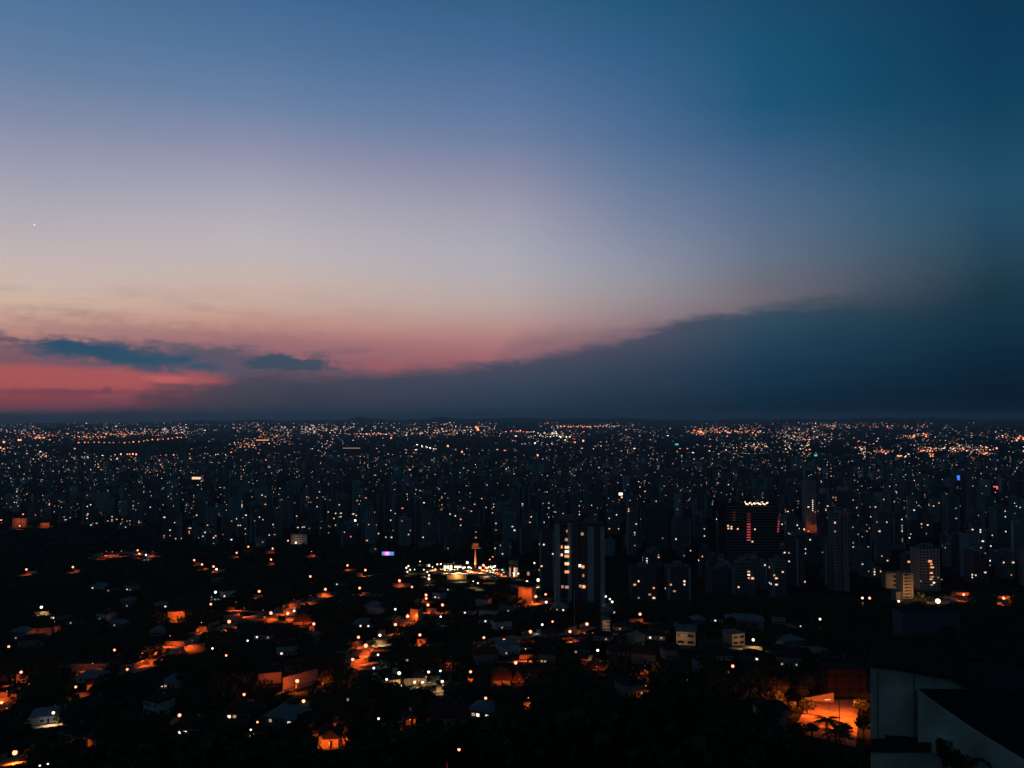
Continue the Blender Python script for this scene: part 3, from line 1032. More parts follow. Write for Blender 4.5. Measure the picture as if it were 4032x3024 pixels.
def house(x, y, w, d, h, yaw, wall=m_cream, roof=m_tile, storeys=1, lit=(), rh=None, group='houses on the dark hillside', look=None, gable=False, flat=False, at=None, bare=False):
    z = min(ground_h(x + a * w / 2, y + b * d / 2) for a in (-1, 1) for b in (-1, 1))
    zt = max(ground_h(x + a * w / 2, y + b * d / 2) for a in (-1, 1) for b in (-1, 1))
    zf = ground_h(x, y - d / 2)
    o = thing('house', (x, y, zf), yaw)
    b = MB()
    b.box((0, 0, z - zf - 1.5), (w, d, h + 1.5 + zf - z), wall)
    wl = b.build('wall', o)
    if flat:
        b = MB()
        b.box((0, 0, 0.003), (w + .6, d + .6, .35), roof)
        ro = put('roof', b.mesh('roof'), o, (0, 0, h))
    else:
        rf = hip_roof(w, d, rh or min(w, d) * .28, .7, roof, gable)
        ro = put('roof', rf.mesh('roof'), o, (0, 0, h + 0.02))
        b = MB()
        b.box((0, 0, 0), (.7, .7, 1.5), wall)
        put('chimney', b.mesh('chimney'), ro, (w * .2, d * .12, (rh or min(w, d) * .28) * .35))
    b = MB()
    b.box((0, 0, 0), (1.0, .08, 2.1), m_dark)
    put('door', b.mesh('door'), o, (w * .08, -d / 2 - .04, 0.05))
    n = 0
    for s in range(storeys if not bare else 0):
        for q in (-.32, -.12, .3):
            wo_ = put('window', FRAME, o, (q * w, -d / 2 - .03, s * 3.0 + 1.6), 0, (1.3, .16, 1.1))
            put('pane', pane(lit[n] if n < len(lit) and lit[n] else m_glass), wo_, (0, -.1, 0), 0, (1, .5, 1))
            n += 1
    lk = look or '%s house with %s roof' % ({m_cream: 'cream', m_white: 'white', m_grey: 'grey'}.get(wall, 'small'), {m_tile: 'a red tiled', m_slate: 'a dark', m_tin: 'a pale metal'}.get(roof, 'a dark'))
    tag(o, 'house', lk, group, at=at)
    return o


def house_px(u0, u1, vt, vb, wall=m_cream, roof=m_tile, yaw=0.0, depth=9, rh=None, lit=(), look=None, at=None, gable=False, flat=False, protect=True, porch=0, pc='O'):
    """a house whose front wall fills the given rectangle of the photograph"""
    g = on_ground((u0 + u1) / 2, vb)
    w = (u1 - u0) * g.y / F / max(0.5, math.cos(yaw))
    h = (vb - vt) * g.y / F
    if protect:
        KEEP.append((u0 + (u1 - u0) * .22, vt, u1 - (u1 - u0) * .22, vb - (vb - vt) * .45))
    o = house(g.x, g.y + depth / 2, w, depth, h, yaw, wall, roof, max(1, int(h / 3)), lit, rh, look=look, gable=gable, flat=flat, at=((u0 + u1) / 2, (vt + vb) / 2), bare=porch > .9 and pc == 'O' and w < 26)
    if porch:  # porch is the strength of a wall wash added before the facade
        added_wash_light(o, (w * .12, -depth / 2 - max(5.0, w * .45), max(3.4, h * .7)), porch, pc)
    return o


def added_wash_light(o, loc, power, pc='O'):  # added light that washes a facade; its bulbless post is invented too
    b = lamp_mesh('added_wash_post', lambda b: (b.tube((0, 0, -6), (0, 0, 0.3), .06, .05, m_steel, 5), b.box((0, 0, .32), (.5, .5, .1), m_steel)))
    yl = put('added_wash_post', b, o, loc)
    ld = bpy.data.lights.new('added_wash_light', 'POINT')
    ld.energy = 900 * power
    ld.color = LCOL[pc]
    ld.shadow_soft_size = .2
    put('added_wash_light', ld, yl, (0, -.5, 0))


def H(c, x0, x1, y0, y1, **k):
    u0, v0 = px(c, x0, y0)
    u1, v1 = px(c, x1, y1)
    return house_px(u0, u1, v0, v1, **k)


L_ = 'orange-lit'
H(6, 540, 690, 1402, 1490, wall=m_cream, roof=m_slate, yaw=.12, look='low house with a bright orange-lit front wall', porch=5)
H(6, 722, 785, 1385, 1450, wall=m_cream, roof=m_slate, yaw=.2, look='narrow house with an orange-lit gable wall', porch=3.5)
H(6, 2040, 2195, 900, 945, wall=m_cream, roof=m_tile, depth=14, rh=4.5, look='wide house with a broad red tiled roof over an orange-lit porch', porch=1.6)
H(6, 320, 480, 394, 422, wall=m_cream, roof=m_tile, depth=10, rh=5, look='house with a red roof and an orange-lit front', porch=3.5)
H(6, 385, 520, 545, 600, wall=m_grey, roof=m_tin, depth=10, rh=3.2, look='grey house with a bright pale metal roof', gable=True, protect=False)
H(6, 690, 780, 640, 700, wall=m_grey, roof=m_slate, look='dark house left of the twisting orange street')
H(5, 1252, 1420, 1085, 1205, wall=m_white, roof=m_slate, yaw=-.5, rh=2.5, look='pale house with a plain windowless side wall')
H(5, 620, 905, 755, 845, wall=m_grey, roof=m_slate, depth=8, rh=2, look='long low house with dim orange-lit wall', porch=1.0)
H(5, 255, 410, 450, 520, wall=m_grey, roof=m_slate, yaw=.3, look='grey house with a dim reddish wall', porch=0.8)
H(5, 1445, 1578, 305, 368, wall=m_cream, roof=m_slate, yaw=.2, look='house with a glowing orange wall below a dark roof', porch=5)
H(5, 722, 790, 935, 985, wall=m_cream, roof=m_slate, yaw=.5, look='small house with an orange gable', porch=2.2)
H(5, 775, 850, 1405, 1510, wall=m_cream, roof=m_slate, yaw=-.2, look='narrow two-storey house lit orange by the lamp above', porch=2)
H(5, 140, 166, 845, 930, wall=m_cream, roof=m_slate, depth=5, look='slim orange-lit building corner', porch=1)
H(5, 0, 62, 1000, 1088, wall=m_cream, roof=m_slate, look='orange-lit house cut by the left edge', porch=2)
H(5, 240, 460, 1215, 1280, wall=m_white, roof=m_tin, depth=12, yaw=.35, rh=2.0, look='white house with a pale roof under a white lamp', porch=.25, pc='C')
H(5, 95, 140, 1015, 1080, wall=m_cream, roof=m_slate, depth=6, look='small reddish-lit annex')
H(7, 592, 655, 712, 760, wall=m_cream, roof=m_slate, look='small brown-lit house', porch=0.6)
H(7, 670, 800, 795, 818, wall=m_cream, roof=m_tile, rh=3, look='low house with a thin orange-lit eave', porch=0.8)
H(7, 5, 100, 905, 922, wall=m_cream, roof=m_tile, depth=14, rh=4.5, look='house with a big red roof and lit eave line', porch=1.5)
H(7, 1112, 1180, 825, 852, wall=m_cream, roof=m_slate, look='small house with an orange-lit porch', porch=1.5)
H(7, 1500, 1548, 888, 920, wall=m_cream, roof=m_slate, lit=(g_wind,), look='little house with a dim yellow front')
H(7, 925, 985, 545, 590, wall=m_grey, roof=m_slate, look='small grey house with pale gable', gable=True)
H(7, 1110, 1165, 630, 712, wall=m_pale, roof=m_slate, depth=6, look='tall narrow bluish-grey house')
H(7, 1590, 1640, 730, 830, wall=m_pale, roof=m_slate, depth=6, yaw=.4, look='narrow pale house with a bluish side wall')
H(7, 75, 190, 95, 240, wall=m_cream, roof=m_slate, yaw=-.35, depth=12, look='stepped house glowing deep orange beside a bright lamp', porch=5, protect=True)
H(6, 1345, 1415, 285, 400, wall=m_cream, roof=m_slate, yaw=-.3, look='two-storey house lit dull orange beside a lamp', porch=2.2)
H(6, 1270, 1345, 1230, 1290, wall=m_cream, roof=m_slate, yaw=.3, look='small house with a dark red wall', porch=1.0)
H(6, 1640, 1690, 745, 795, wall=m_cream, roof=m_tile, look='small house with a dull red front', porch=0.8)
H(6, 1620, 1690, 975, 1040, wall=m_grey, roof=m_tile, look='dim brownish house behind trees')
H(6, 1350, 1460, 880, 945, wall=m_cream, roof=m_slate, lit=(g_winw, None, g_winc), look='villa with lit garden windows', porch=1.2, pc='W')
H(6, 1180, 1215, 790, 880, wall=m_white, roof=m_slate, depth=5, look='slim white house lit by a white lamp')
H(6, 0, 180, 835, 935, wall=m_cream, roof=m_slate, depth=12, yaw=.3, rh=2, look='long cream building left of the orange retaining wall', porch=1.0)
H(6, 460, 500, 425, 480, wall=m_cream, roof=m_slate, depth=5, look='slim orange-lit gatehouse', porch=1)
H(8, 1625, 1740, 140, 170, wall=m_cream, roof=m_slate, depth=8, rh=1.5, look='low building glowing orange under a lamp', porch=3)
H(8, 1990, 2090, 170, 215, wall=m_cream, roof=m_slate, look='low orange-red house near the right edge', porch=2)
H(1, 110, 215, 965, 1040, wall=m_cream, roof=m_slate, depth=8, yaw=.2, look='house in the trees with a bright orange wall', porch=5)
H(1, 345, 410, 1005, 1050, wall=m_cream, roof=m_slate, depth=8, yaw=.4, look='small house with a dull orange gable', porch=2.5)

H(8, 100, 300, 560, 640, wall=m_grey, roof=m_tin, depth=12, rh=2.5, yaw=.35, look='dim house with a bluish metal roof', protect=False)
H(8, 330, 520, 660, 720, wall=m_grey, roof=m_tin, depth=10, rh=2.2, yaw=-.3, look='dim grey house with a low metal roof', protect=False)
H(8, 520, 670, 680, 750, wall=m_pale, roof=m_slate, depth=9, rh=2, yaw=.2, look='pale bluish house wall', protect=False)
H(7, 1880, 2180, 380, 470, wall=m_grey, roof=m_tin, depth=14, rh=3, yaw=-.2, look='wide hall with a bluish metal roof', protect=False)
H(8, 1160, 1660, 320, 560, wall=mat('navy_wall', (.1, .12, .17)), roof=m_slate, depth=14, flat=True, look='large dark building behind the gabled roofs', protect=False)

# the steeply retained yard: orange wall, its railing and the paved slope below
def retaining_wall():
    p0, p1 = px(6, 238, 985), px(6, 536, 893)
    a, b = on_ground(*p0), on_ground(*p1)
    t0 = on_plane(*px(6, 238, 878), a.y)
    t1 = on_plane(*px(6, 536, 800), b.y)
    o = thing('retaining_wall', (a.x, a.y, a.z))
    w = MB()
    n = Vector((b.y - a.y, -(b.x - a.x), 0)).normalized() * -0.5
    q = [Vector(v) - a for v in ((a.x, a.y, a.z - 2), (b.x, b.y, b.z - 2), tuple(t1), tuple(t0))]
    bk = [v + n for v in q]
    w.face(q, m_cream)
    w.face(bk[::-1], m_cream)
    for i in range(4):
        j = (i + 1) % 4
        w.face((q[j], q[i], bk[i], bk[j]), m_cream)
    w.build('wall', o)
    r = MB()
    k = 14
    for i in range(k + 1):
        s = i / k
        p = q[3] * (1 - s) + q[2] * s
        r.box((p.x, p.y + .2, p.z), (.12, .12, 1.9), m_dark)
    r2 = q[3] + Vector((0, .2, 1.9)), q[2] + Vector((0, .2, 1.9))
    r.tube(r2[0], r2[1], .06, .06, m_dark, 4)
    r.tube(q[3] + Vector((0, .2, 1.0)), q[2] + Vector((0, .2, 1.0)), .05, .05, m_dark, 4)
    r.build('railing', o)
    tag(o, 'wall', 'tall cream retaining wall lit bright orange by a street lamp', label='tall cream retaining wall lit bright orange, with a dark railing on top')
    patch('paved_yard', [px(6, 238, 985), px(6, 536, 893), px(6, 480, 945), px(6, 150, 1040)], m_pave, .2)
    street_lamp(*px(6, 355, 902), 'O', 3.2, h=5.5, watt=2400)
    added_wash_light(o, (9, -9, 5), 9)  # two added washes brighten the wall besides its street lamp
    added_wash_light(o, (22, -8, 6), 5)
    keep(6, 200, 870, 530, 960)
    keep(6, 190, 940, 440, 990)


retaining_wall()

# streets lit by the lamps
def garden_wall(x0, y0, x1, y1, h):
    z0, z1 = ground_h(x0, y0), ground_h(x1, y1)
    o = thing('garden_wall', (x0, y0, z0))
    dx, dy, dz = x1 - x0, y1 - y0, z1 - z0
    n = Vector((-dy, dx, 0)).normalized() * .25
    b = MB()
    for s0, s1, hh in ((0, .97, h), (.97, 1.0, h + .5)):
        q = [Vector((dx * s, dy * s, dz * s + zz)) for s, zz in ((s0, -2), (s1, -2), (s1, hh), (s0, hh))]
        bk = [v + n for v in q]
        b.face(q, m_cream)
        b.face(bk[::-1], m_cream)
        for i in range(4):
            j = (i + 1) % 4
            b.face((q[j], q[i], bk[i], bk[j]), m_cream)
    b.build('wall', o)
    tag(o, 'wall', 'plastered garden wall beside a street', 'garden walls along the streets')


def street(name, pts, width=8, mt=m_asphalt):
    P = [on_ground(*px(c, x, y)) for c, x, y in pts]
    strip(name, [(p.x, p.y) for p in P], width, mt)
    for a, b in zip(P, P[1:]):
        L = math.hypot(b.x - a.x, b.y - a.y)
        if L < 9:
            continue
        nx, ny = -(b.y - a.y) / L, (b.x - a.x) / L
        if ny < 0:
            nx, ny = -nx, -ny
        off = width / 2 + 2.2
        s = random.uniform(0, 6)
        while s + 7 < L and s < 90:
            e = min(L, s + random.uniform(8, 17))
            q = [(a.x + (b.x - a.x) * t / L + nx * off, a.y + (b.y - a.y) * t / L + ny * off) for t in (s, e)]
            garden_wall(q[0][0], q[0][1], q[1][0], q[1][1], random.uniform(1.8, 3.6))
            s = e + random.uniform(2, 12)


street('street', [(5, -40, 1640), (5, 200, 1560), (5, 620, 1500), (5, 900, 1440)], 9, m_pave)
street('street', [(5, -60, 1110), (5, 600, 900), (5, 1150, 830), (5, 1420, 745), (5, 1560, 620), (5, 1760, 500), (5, 2010, 410), (6, 0, 360), (6, 160, 345), (6, 380, 250), (6, 620, 180), (6, 700, 150)], 10, m_pave)
street('street', [(6, 690, 740), (6, 860, 740), (6, 930, 660), (6, 960, 600), (6, 1080, 545), (6, 1180, 520)], 11, m_pave)
street('street', [(6, 330, 1160), (6, 420, 1110), (6, 520, 1085), (6, 640, 1080)], 8, m_pave)
street('street', [(5, 1430, 1290), (5, 1560, 1225), (5, 1690, 1225)], 8, m_pave)
street('street', [(7, 60, 280), (7, 200, 240), (7, 330, 190)], 12, m_pave)
street('street', [(6, 1900, 620), (6, 2060, 600), (6, 2212, 570), (7, 200, 500), (7, 520, 505), (7, 700, 440)], 8, m_pave)
street('street', [(6, 1240, 400), (6, 1330, 370), (6, 1420, 350)], 9, m_pave)
street('street', [(8, 1300, 240), (8, 1480, 235), (8, 1700, 190), (8, 2100, 240)], 14, m_pave)
street('street', [(1, 90, 1045), (1, 200, 1045), (1, 420, 1050)], 12, m_pave)
street('street', [(1, 830, 1300), (1, 960, 1280), (1, 1080, 1262), (1, 1300, 1290)], 16, m_pave)
for rc in ((5, 1160, 630, 1300, 720), (5, 1440, 520, 1700, 620), (5, 1160, 780, 1400, 820), (6, 870, 545, 1070, 620), (6, 900, 640, 1000, 740), (6, 0, 290, 160, 350), (6, 200, 270, 300, 340), (6, 450, 130, 640, 210),
           (5, 1970, 215, 2080, 250), (5, 0, 1510, 200, 1600), (1, 850, 1260, 1040, 1300), (6, 280, 330, 480, 400), (6, 400, 1075, 520, 1110), (5, 1560, 1205, 1670, 1240), (5, 240, 1160, 480, 1280), (6, 1440, 800, 1640, 940)):
    keep(*rc)


# every other lamp stands over its own bit of street with a garden wall behind
for g, pw, k in LAMP_POOLS:
    a = rp.uniform(-.5, .9)
    L = rp.uniform(9, 19) * math.sqrt(min(pw, 3))
    d = (math.cos(a), math.sin(a))
    strip('side_street', [(g.x - d[0] * L, g.y - d[1] * L), (g.x + d[0] * L * .2, g.y + d[1] * L * .2), (g.x + d[0] * L, g.y + d[1] * L + rp.uniform(-5, 5))], rp.uniform(5, 8), (m_asphalt, m_pave)[rp.random() < .4], .2 + rp.uniform(0, .09))
    o0 = rp.uniform(4, 7)
    s0 = rp.uniform(-L, 0)
    x0, y0 = g.x + d[0] * s0 - d[1] * o0, g.y + d[1] * s0 + d[0] * o0
    e0 = rp.uniform(6, 15)
    garden_wall(x0, y0, x0 + d[0] * e0, y0 + d[1] * e0, rp.uniform(1.8, 4.0))


def bush(u, v, rad, mt=m_leaf2, look='round garden bush caught by lamp light', group='garden bushes'):
    g = on_ground(u, v, rad * .6)
    o = thing('bush', (g.x, g.y, g.z + rad * .55), random.uniform(0, 6))
    s = rad / 5.0
    put('crown', CROWNS[random.randrange(5)], o, (0, 0, 0), 0, (s, s, s * 1.2))
    b = MB()
    b.tube((0, 0, -rad), (0, 0, 0), .12, .08, m_bark, 5)
    b.build('stem', o)
    tag(o, 'bush', look, group, at=(u, v))
    return o


ob_ = bush(*px(5, 1230, 690), 6.0, look='round tree crown glowing yellow-orange around its lamp')
added_wash_light(ob_, (0.5, -8, 1), 7)  # added light in front of the crown, besides its lamp
for c, x, y, r_ in ((6, 1510, 850, 4), (6, 1560, 890, 3.2), (6, 1480, 880, 3), (6, 1250, 880, 3), (6, 1600, 925, 2.6), (6, 800, 245, 5), (6, 1060, 1250, 2.5), (5, 1620, 1225, 3), (6, 960, 1285, 3), (7, 120, 650, 2.6),
                  (5, 1990, 250, 5), (6, 90, 335, 4), (6, 1010, 575, 3), (6, 500, 1095, 3)):
    bush(*px(c, x, y), r_)
# ------------------------------------------------------------------ the lit plaza
patch('plaza_paving', [pz(240, 600), pz(1440, 590), pz(1470, 710), pz(560, 665)], m_plaza, .25, 14)
P = [on_ground(*pz(*q)) for q in ((930, 590), (1010, 610), (1080, 690), (1180, 745), (1330, 740), (1470, 700), (1540, 640))]
strip('street', [(p.x, p.y) for p in P], 13, m_pave, .5)
P = [on_ground(*pz(*q)) for q in ((250, 640), (420, 605), (620, 640), (900, 590))]
strip('street', [(p.x, p.y) for p in P], 12, m_pave, .5)
patch('lawn', [pz(560, 770), pz(900, 760), pz(1180, 930), pz(700, 940)], m_grass, .3)


def monument():
    g = on_ground(*pz(1000, 600))
    y = g.y
    sc = y / F
    o = thing('monument_tower', (g.x, y, g.z))
    k = sc / 3.687
    H1 = (600 - 300) * k
    b = MB()
    n = 6
    for i in range(n):
        z0, z1 = H1 * i / n, H1 * (i + 1) / n
        w0 = (26 - 21 * i / n) * k
        w1 = (26 - 21 * (i + 1) / n) * k
        b.tube((0, 0, z0 - (2 if i == 0 else 0)), (0, 0, z1), w0, w1, m_cream, 4, i == n - 1)
    b.build('shaft', o)
    b = MB()
    b.box((12 * k, 0, H1), (130 * k, 2.2, 1.2), m_cream)
    b.build('crossbar', o)
    b = MB()
    b.tube((0, 0, H1 + 1.2), (0, 0, H1 + 20 * k), .3, .25, m_steel, 6)
    b.build('mast', o)
    b = MB()
    b.box((0, 0, H1 + 18 * k), (94 * k, 1.6, 60 * k), m_cream)
    b.box((0, 0, H1 + 16 * k), (104 * k, 2.2, 3 * k), m_conc)
    b.box((0, 0, H1 + 77 * k), (104 * k, 2.2, 3 * k), m_conc)
    b.build('top_panel', o)
    b = MB()
    b.box((0, 0, -1.5), (7, 7, 2.2), m_conc)
    b.box((0, 0, .7), (4.5, 4.5, .6), m_conc)
    b.build('base', o)
    ld = bpy.data.lights.new('uplight', 'SPOT')
    ld.energy = 60000
    ld.color = (1.0, .22, .035)
    ld.spot_size = R(50)
    lo = put('uplight', ld, o, (-4, -9, 2))
    d = Vector((4, 9, H1 * .55 - 2))
    lo.rotation_euler = d.to_track_quat('-Z', 'Y').to_euler()
    tag(o, 'monument', 'slender monument', label='slender tapering mast monument with a crossbar and square panel, lit orange from below')
    u, v = pz(960, 210)
    w, z = pz(1060, 610)
    KEEP.append((u - 6, v - 4, w + 6, z))


monument()
KEEP.append((*pz(230, 470), *pz(1480, 800)))
KEEP.append((*pz(1440, 440), *pz(1960, 800)))
KEEP.append((*pz(0, 500), *pz(90, 660)))
KEEP.append((*pz(860, 770), *pz(1110, 890)))


def shopfront(x0, x1, y0, y1, wall, lit, n, look, cat='shop', deep=8):
    u0, v0 = pz(x0, y0)
    u1, v1 = pz(x1, y1)
    g = on_ground((u0 + u1) / 2, v1)
    k = g.y / F
    w, h = (u1 - u0) * k, (v1 - v0) * k
    o = thing('shop_building', (g.x, g.y + deep / 2, g.z))
    b = MB()
    b.box((0, 0, -1.5), (w, deep, h + 1.5), wall)
    b.build('wall', o)
    b = MB()
    b.box((0, 0, 0), (w + 1, deep + 1, .5), m_slate)
    put('roof', b.mesh('roof'), o, (0, 0, h))
    b = MB()
    b.box((0, -deep / 2 - .9, h * .72), (w, 1.8, .18), m_dark)
    b.build('awning', o)
    for i in range(n):
        ww = w / n
        f = MB()
        f.box((0, 0, 0), (ww * .8, .12, h * .6), m_dark)
        fo = put('shop_window', f.mesh('shop_window'), o, (-w / 2 + ww * (i + .5), -deep / 2 - .06, .3))
        f = MB()
        f.box((0, -.1, h * .04), (ww * .7, .1, h * .52), lit[i % len(lit)] or m_glass)
        put('pane', f.mesh('pane'), fo)
    tag(o, cat, look, 'buildings round the plaza', at=((u0 + u1) / 2, (v0 + v1) / 2))


shopfront(540, 670, 515, 590, m_white, (g_shop, g_shop), 3, 'brilliantly white-lit kiosk')
shopfront(695, 800, 530, 578, m_white, (g_shop, g_lampw), 4, 'low white shop with bright windows')
shopfront(815, 935, 545, 582, m_cream, (g_lampw, g_shop, None), 5, 'long low shop with a bright window row')
shopfront(1050, 1090, 545, 590, m_cream, (g_lampw,), 2, 'small warm-lit kiosk')
shopfront(1215, 1290, 530, 575, m_cream, (g_lampw, None, g_shop), 4, 'two-storey shop with warm lit windows')
shopfront(1130, 1205, 555, 590, m_cream, (g_wino, g_lampw), 3, 'low shop with an orange-lit front')
shopfront(290, 345, 510, 560, m_cream, (g_wind, g_lampw), 2, 'small shop with yellow lit wall')
shopfront(680, 735, 480, 515, m_cream, (g_wind, None), 2, 'cream building behind the lit kiosk')
shopfront(1490, 1620, 470, 715, m_cream, (g_wind, None, g_winw), 4, 'tall yellow-lit facade with stepped balconies', 'building', 12)
shopfront(1650, 1940, 600, 690, m_grey, (None, None, g_wind, None), 6, 'wide grey hall with a reddish lit end wall', 'building', 14)

# orange lit retaining wall in front of the plaza
def plaza_wall():
    u0, v0 = pz(595, 680)
    u1, v1 = pz(870, 742)
    g = on_ground((u0 + u1) / 2, v1)
    k = g.y / F
    o = thing('retaining_wall', (g.x, g.y, g.z))
    b = MB()
    w, h = (u1 - u0) * k, (v1 - v0) * k
    b.box((0, 0, -2), (w, .6, h + 2), m_cream)
    b.build('wall', o)
    b = MB()
    b.box((0, 0, h), (w + .4, .9, .25), m_conc)
    b.build('coping', o)
    b = MB()
    b.box((-w * .13, -.4, -2), (.6, .5, h + 2.2), m_conc)
    b.box((w * .38, -.4, -2), (.6, .5, h + 2.1), m_conc)
    b.build('buttress', o)
    tag(o, 'wall', 'yellow-lit wall', label='low yellow-lit retaining wall in front of the plaza')
    ld = bpy.data.lights.new('wall_light', 'POINT')
    ld.energy = 5000
    ld.color = (1, .42, .1)
    ld.shadow_soft_size = .2
    put('wall_light', ld, o, (0, -5, 4.5))


plaza_wall()


def car(u, v, paint, name, rz=0.0, red=False, group='cars on the plaza street'):
    g = on_ground(u, v, .6)
    o = thing('car', (g.x, g.y, g.z + .5), rz)
    b = MB()
    prof = [(-2.1, .35), (-2.15, .8), (-1.4, .95), (-.8, 1.42), (.7, 1.45), (1.3, .98), (2.05, .85), (2.15, .4)]
    for s in (-.85, .85):
        pts = [(x, s, z) for x, z in prof]
        b.face(pts if s < 0 else pts[::-1], paint)
    for i in range(len(prof)):
        a, c = prof[i], prof[(i + 1) % len(prof)]
        b.face([(a[0], -.85, a[1]), (a[0], .85, a[1]), (c[0], .85, c[1]), (c[0], -.85, c[1])], m_glass if i in (2, 4) else paint)
    b.build('body', o)
    for x in (-1.35, 1.35):
        for s in (-.8, .8):
            b = MB()
            b.tube((x, s - .1, .33), (x, s + .1, .33), .33, .33, m_rubber, 10)
            b.build('wheel', o)
    for s in (-.6, .6):
        b = MB()
        b.ball((2.14, s, .62), .17, g_lampw, 6, 4)
        b.build('headlight', o)
        b = MB()
        b.ball((-2.12, s, .68), .15, g_red, 6, 4)
        b.build('tail_light', o)
    tag(o, 'car', name, group, at=(u, v))


random.seed(21)
for i, (x, y, p, nm, rz) in enumerate(((250, 712, m_carr, 'red car', 2.9), (262, 722, m_carw, 'white car', 2.9), (1180, 668, m_carw, 'white car', .3), (1215, 665, m_card, 'dark car', .3), (1260, 712, m_card, 'dark car', .1),
                                      (1300, 650, m_carw, 'white car', 3.3), (1345, 652, m_carr, 'red car', 3.3), (600, 640, m_card, 'dark car', 0), (720, 622, m_carw, 'white car', .1), (870, 600, m_card, 'dark car', .1),
                                      (1110, 735, m_carw, 'white car', -.6), (1060, 640, m_card, 'dark car', -.9))):
    car(*pz(x, y), p, nm, rz)
for x, y, r_ in ((910, 810, 3.5), (950, 830, 3), (1060, 810, 4.5), (1090, 850, 3), (1330, 770, 3.5), (1380, 760, 3.5), (1430, 745, 3.5), (300, 530, 3), (720, 500, 3), (40, 510, 5.5), (1470, 520, 4), (20, 620, 4), (70, 580, 4), (1300, 620, 2.5), (880, 690, 2.2), (470, 590, 2.5)):
    bush(*pz(x, y), r_, look='small lit tree beside the plaza', group='small trees round the plaza')
for x, y, k, b in ((255, 600, 'W', .7), (380, 560, 'W', .6), (420, 590, 'O', .7), (560, 600, 'W', .9), (600, 560, 'W', 1.3), (650, 545, 'W', 1.2), (700, 600, 'W', .6), (745, 590, 'W', .7), (905, 560, 'W', .8), (945, 580, 'W', .6),
                   (1090, 600, 'O', .7), (1150, 560, 'O', .8), (1195, 560, 'W', .8), (1240, 575, 'W', .9), (1290, 545, 'W', .7), (1320, 600, 'O', .7), (1415, 640, 'O', .6), (1540, 560, 'W', .6), (1555, 650, 'W', .7), (1600, 620, 'W', .8), (0, 570, 'W', 1.0), (55, 600, 'W', .8), (120, 600, 'W', .5), (200, 480, 'W', .7)):
    street_lamp(*pz(x, y), k, .9, b, 5, 'lamps round the plaza', 9000)
street_lamp(*pz(30, 545), 'W', 4, .9, 7, 'lamps round the plaza', 2600)
street_lamp(*pz(15, 630), 'W', 2, .8, 5, 'lamps round the plaza', 2600)


def led_screen():
    u0, v0 = px(2, 1088, 1246)
    u1, v1 = px(2, 1192, 1284)
    g = on_ground((u0 + u1) / 2, v1 + 12)
    k = g.y / F
    w, h = (u1 - u0) * k, (v1 - v0) * k * .8
    o = thing('led_billboard', (g.x, g.y, g.z), -.1)
    b = MB()
    for s in (-.35, .35):
        b.tube((w * s, .3, -2), (w * s, .3, 5), .25, .25, m_steel, 6)
    b.build('post', o)
    b = MB()
    b.box((0, 0, 3.4), (w + .6, .5, h + .6), m_dark)
    b.build('frame', o)
    b = MB()
    cols = (g_blus, g_purp, g_pinks, g_pinks, g_purp, g_blus, g_blus)
    cw = w / 7
    for i, c in enumerate(cols):
        b.box((-w / 2 + cw * (i + .5), -.3, 3.7), (cw, .1, h), c)
    b.build('screen', o)
    tag(o, 'billboard', 'LED billboard', label='wide LED billboard glowing purple, pink and blue, left of the plaza')
    KEEP.append((u0 - 4, v0 - 4, u1 + 4, v1 + 4))


led_screen()

# ------------------------------------------------------------------ towers
TOWERS = []     # (u0, v0, u1, vbase, y) occupied


def lit_window(o, x, y, z, w, h, mt, rz=0.0):
    return put('lit_window', pane(mt), o, (x, y, z), rz, (w, .3, h))


def tower_body(w, d, h, wall, style, rn):
    b = MB()
    if style == 0:
        b.box((0, 0, -6), (w, d, h + 6), wall)
    elif style == 1:      # notched plan, core proud of the wings
        b.box((-w * .3, 0, -6), (w * .4, d, h + 6), wall)
        b.box((w * .3, 0, -6), (w * .4, d, h + 6 - 3), wall)
        b.box((0, d * .08, -6), (w * .2, d * .8, h + 6 + 2), m_pale)
    elif style == 2:      # setback top
        b.box((0, 0, -6), (w, d, h * .86 + 6), wall)
        b.box((0, 0, h * .86), (w * .7, d * .7, h * .14), wall)
    else:                 # podium and shaft
        b.box((0, 0, -6), (w * 1.5, d * 1.25, 6 + min(9, h * .2)), m_conc)
        b.box((0, 0, min(9, h * .2)), (w, d, h - min(9, h * .2)), wall)
    return b


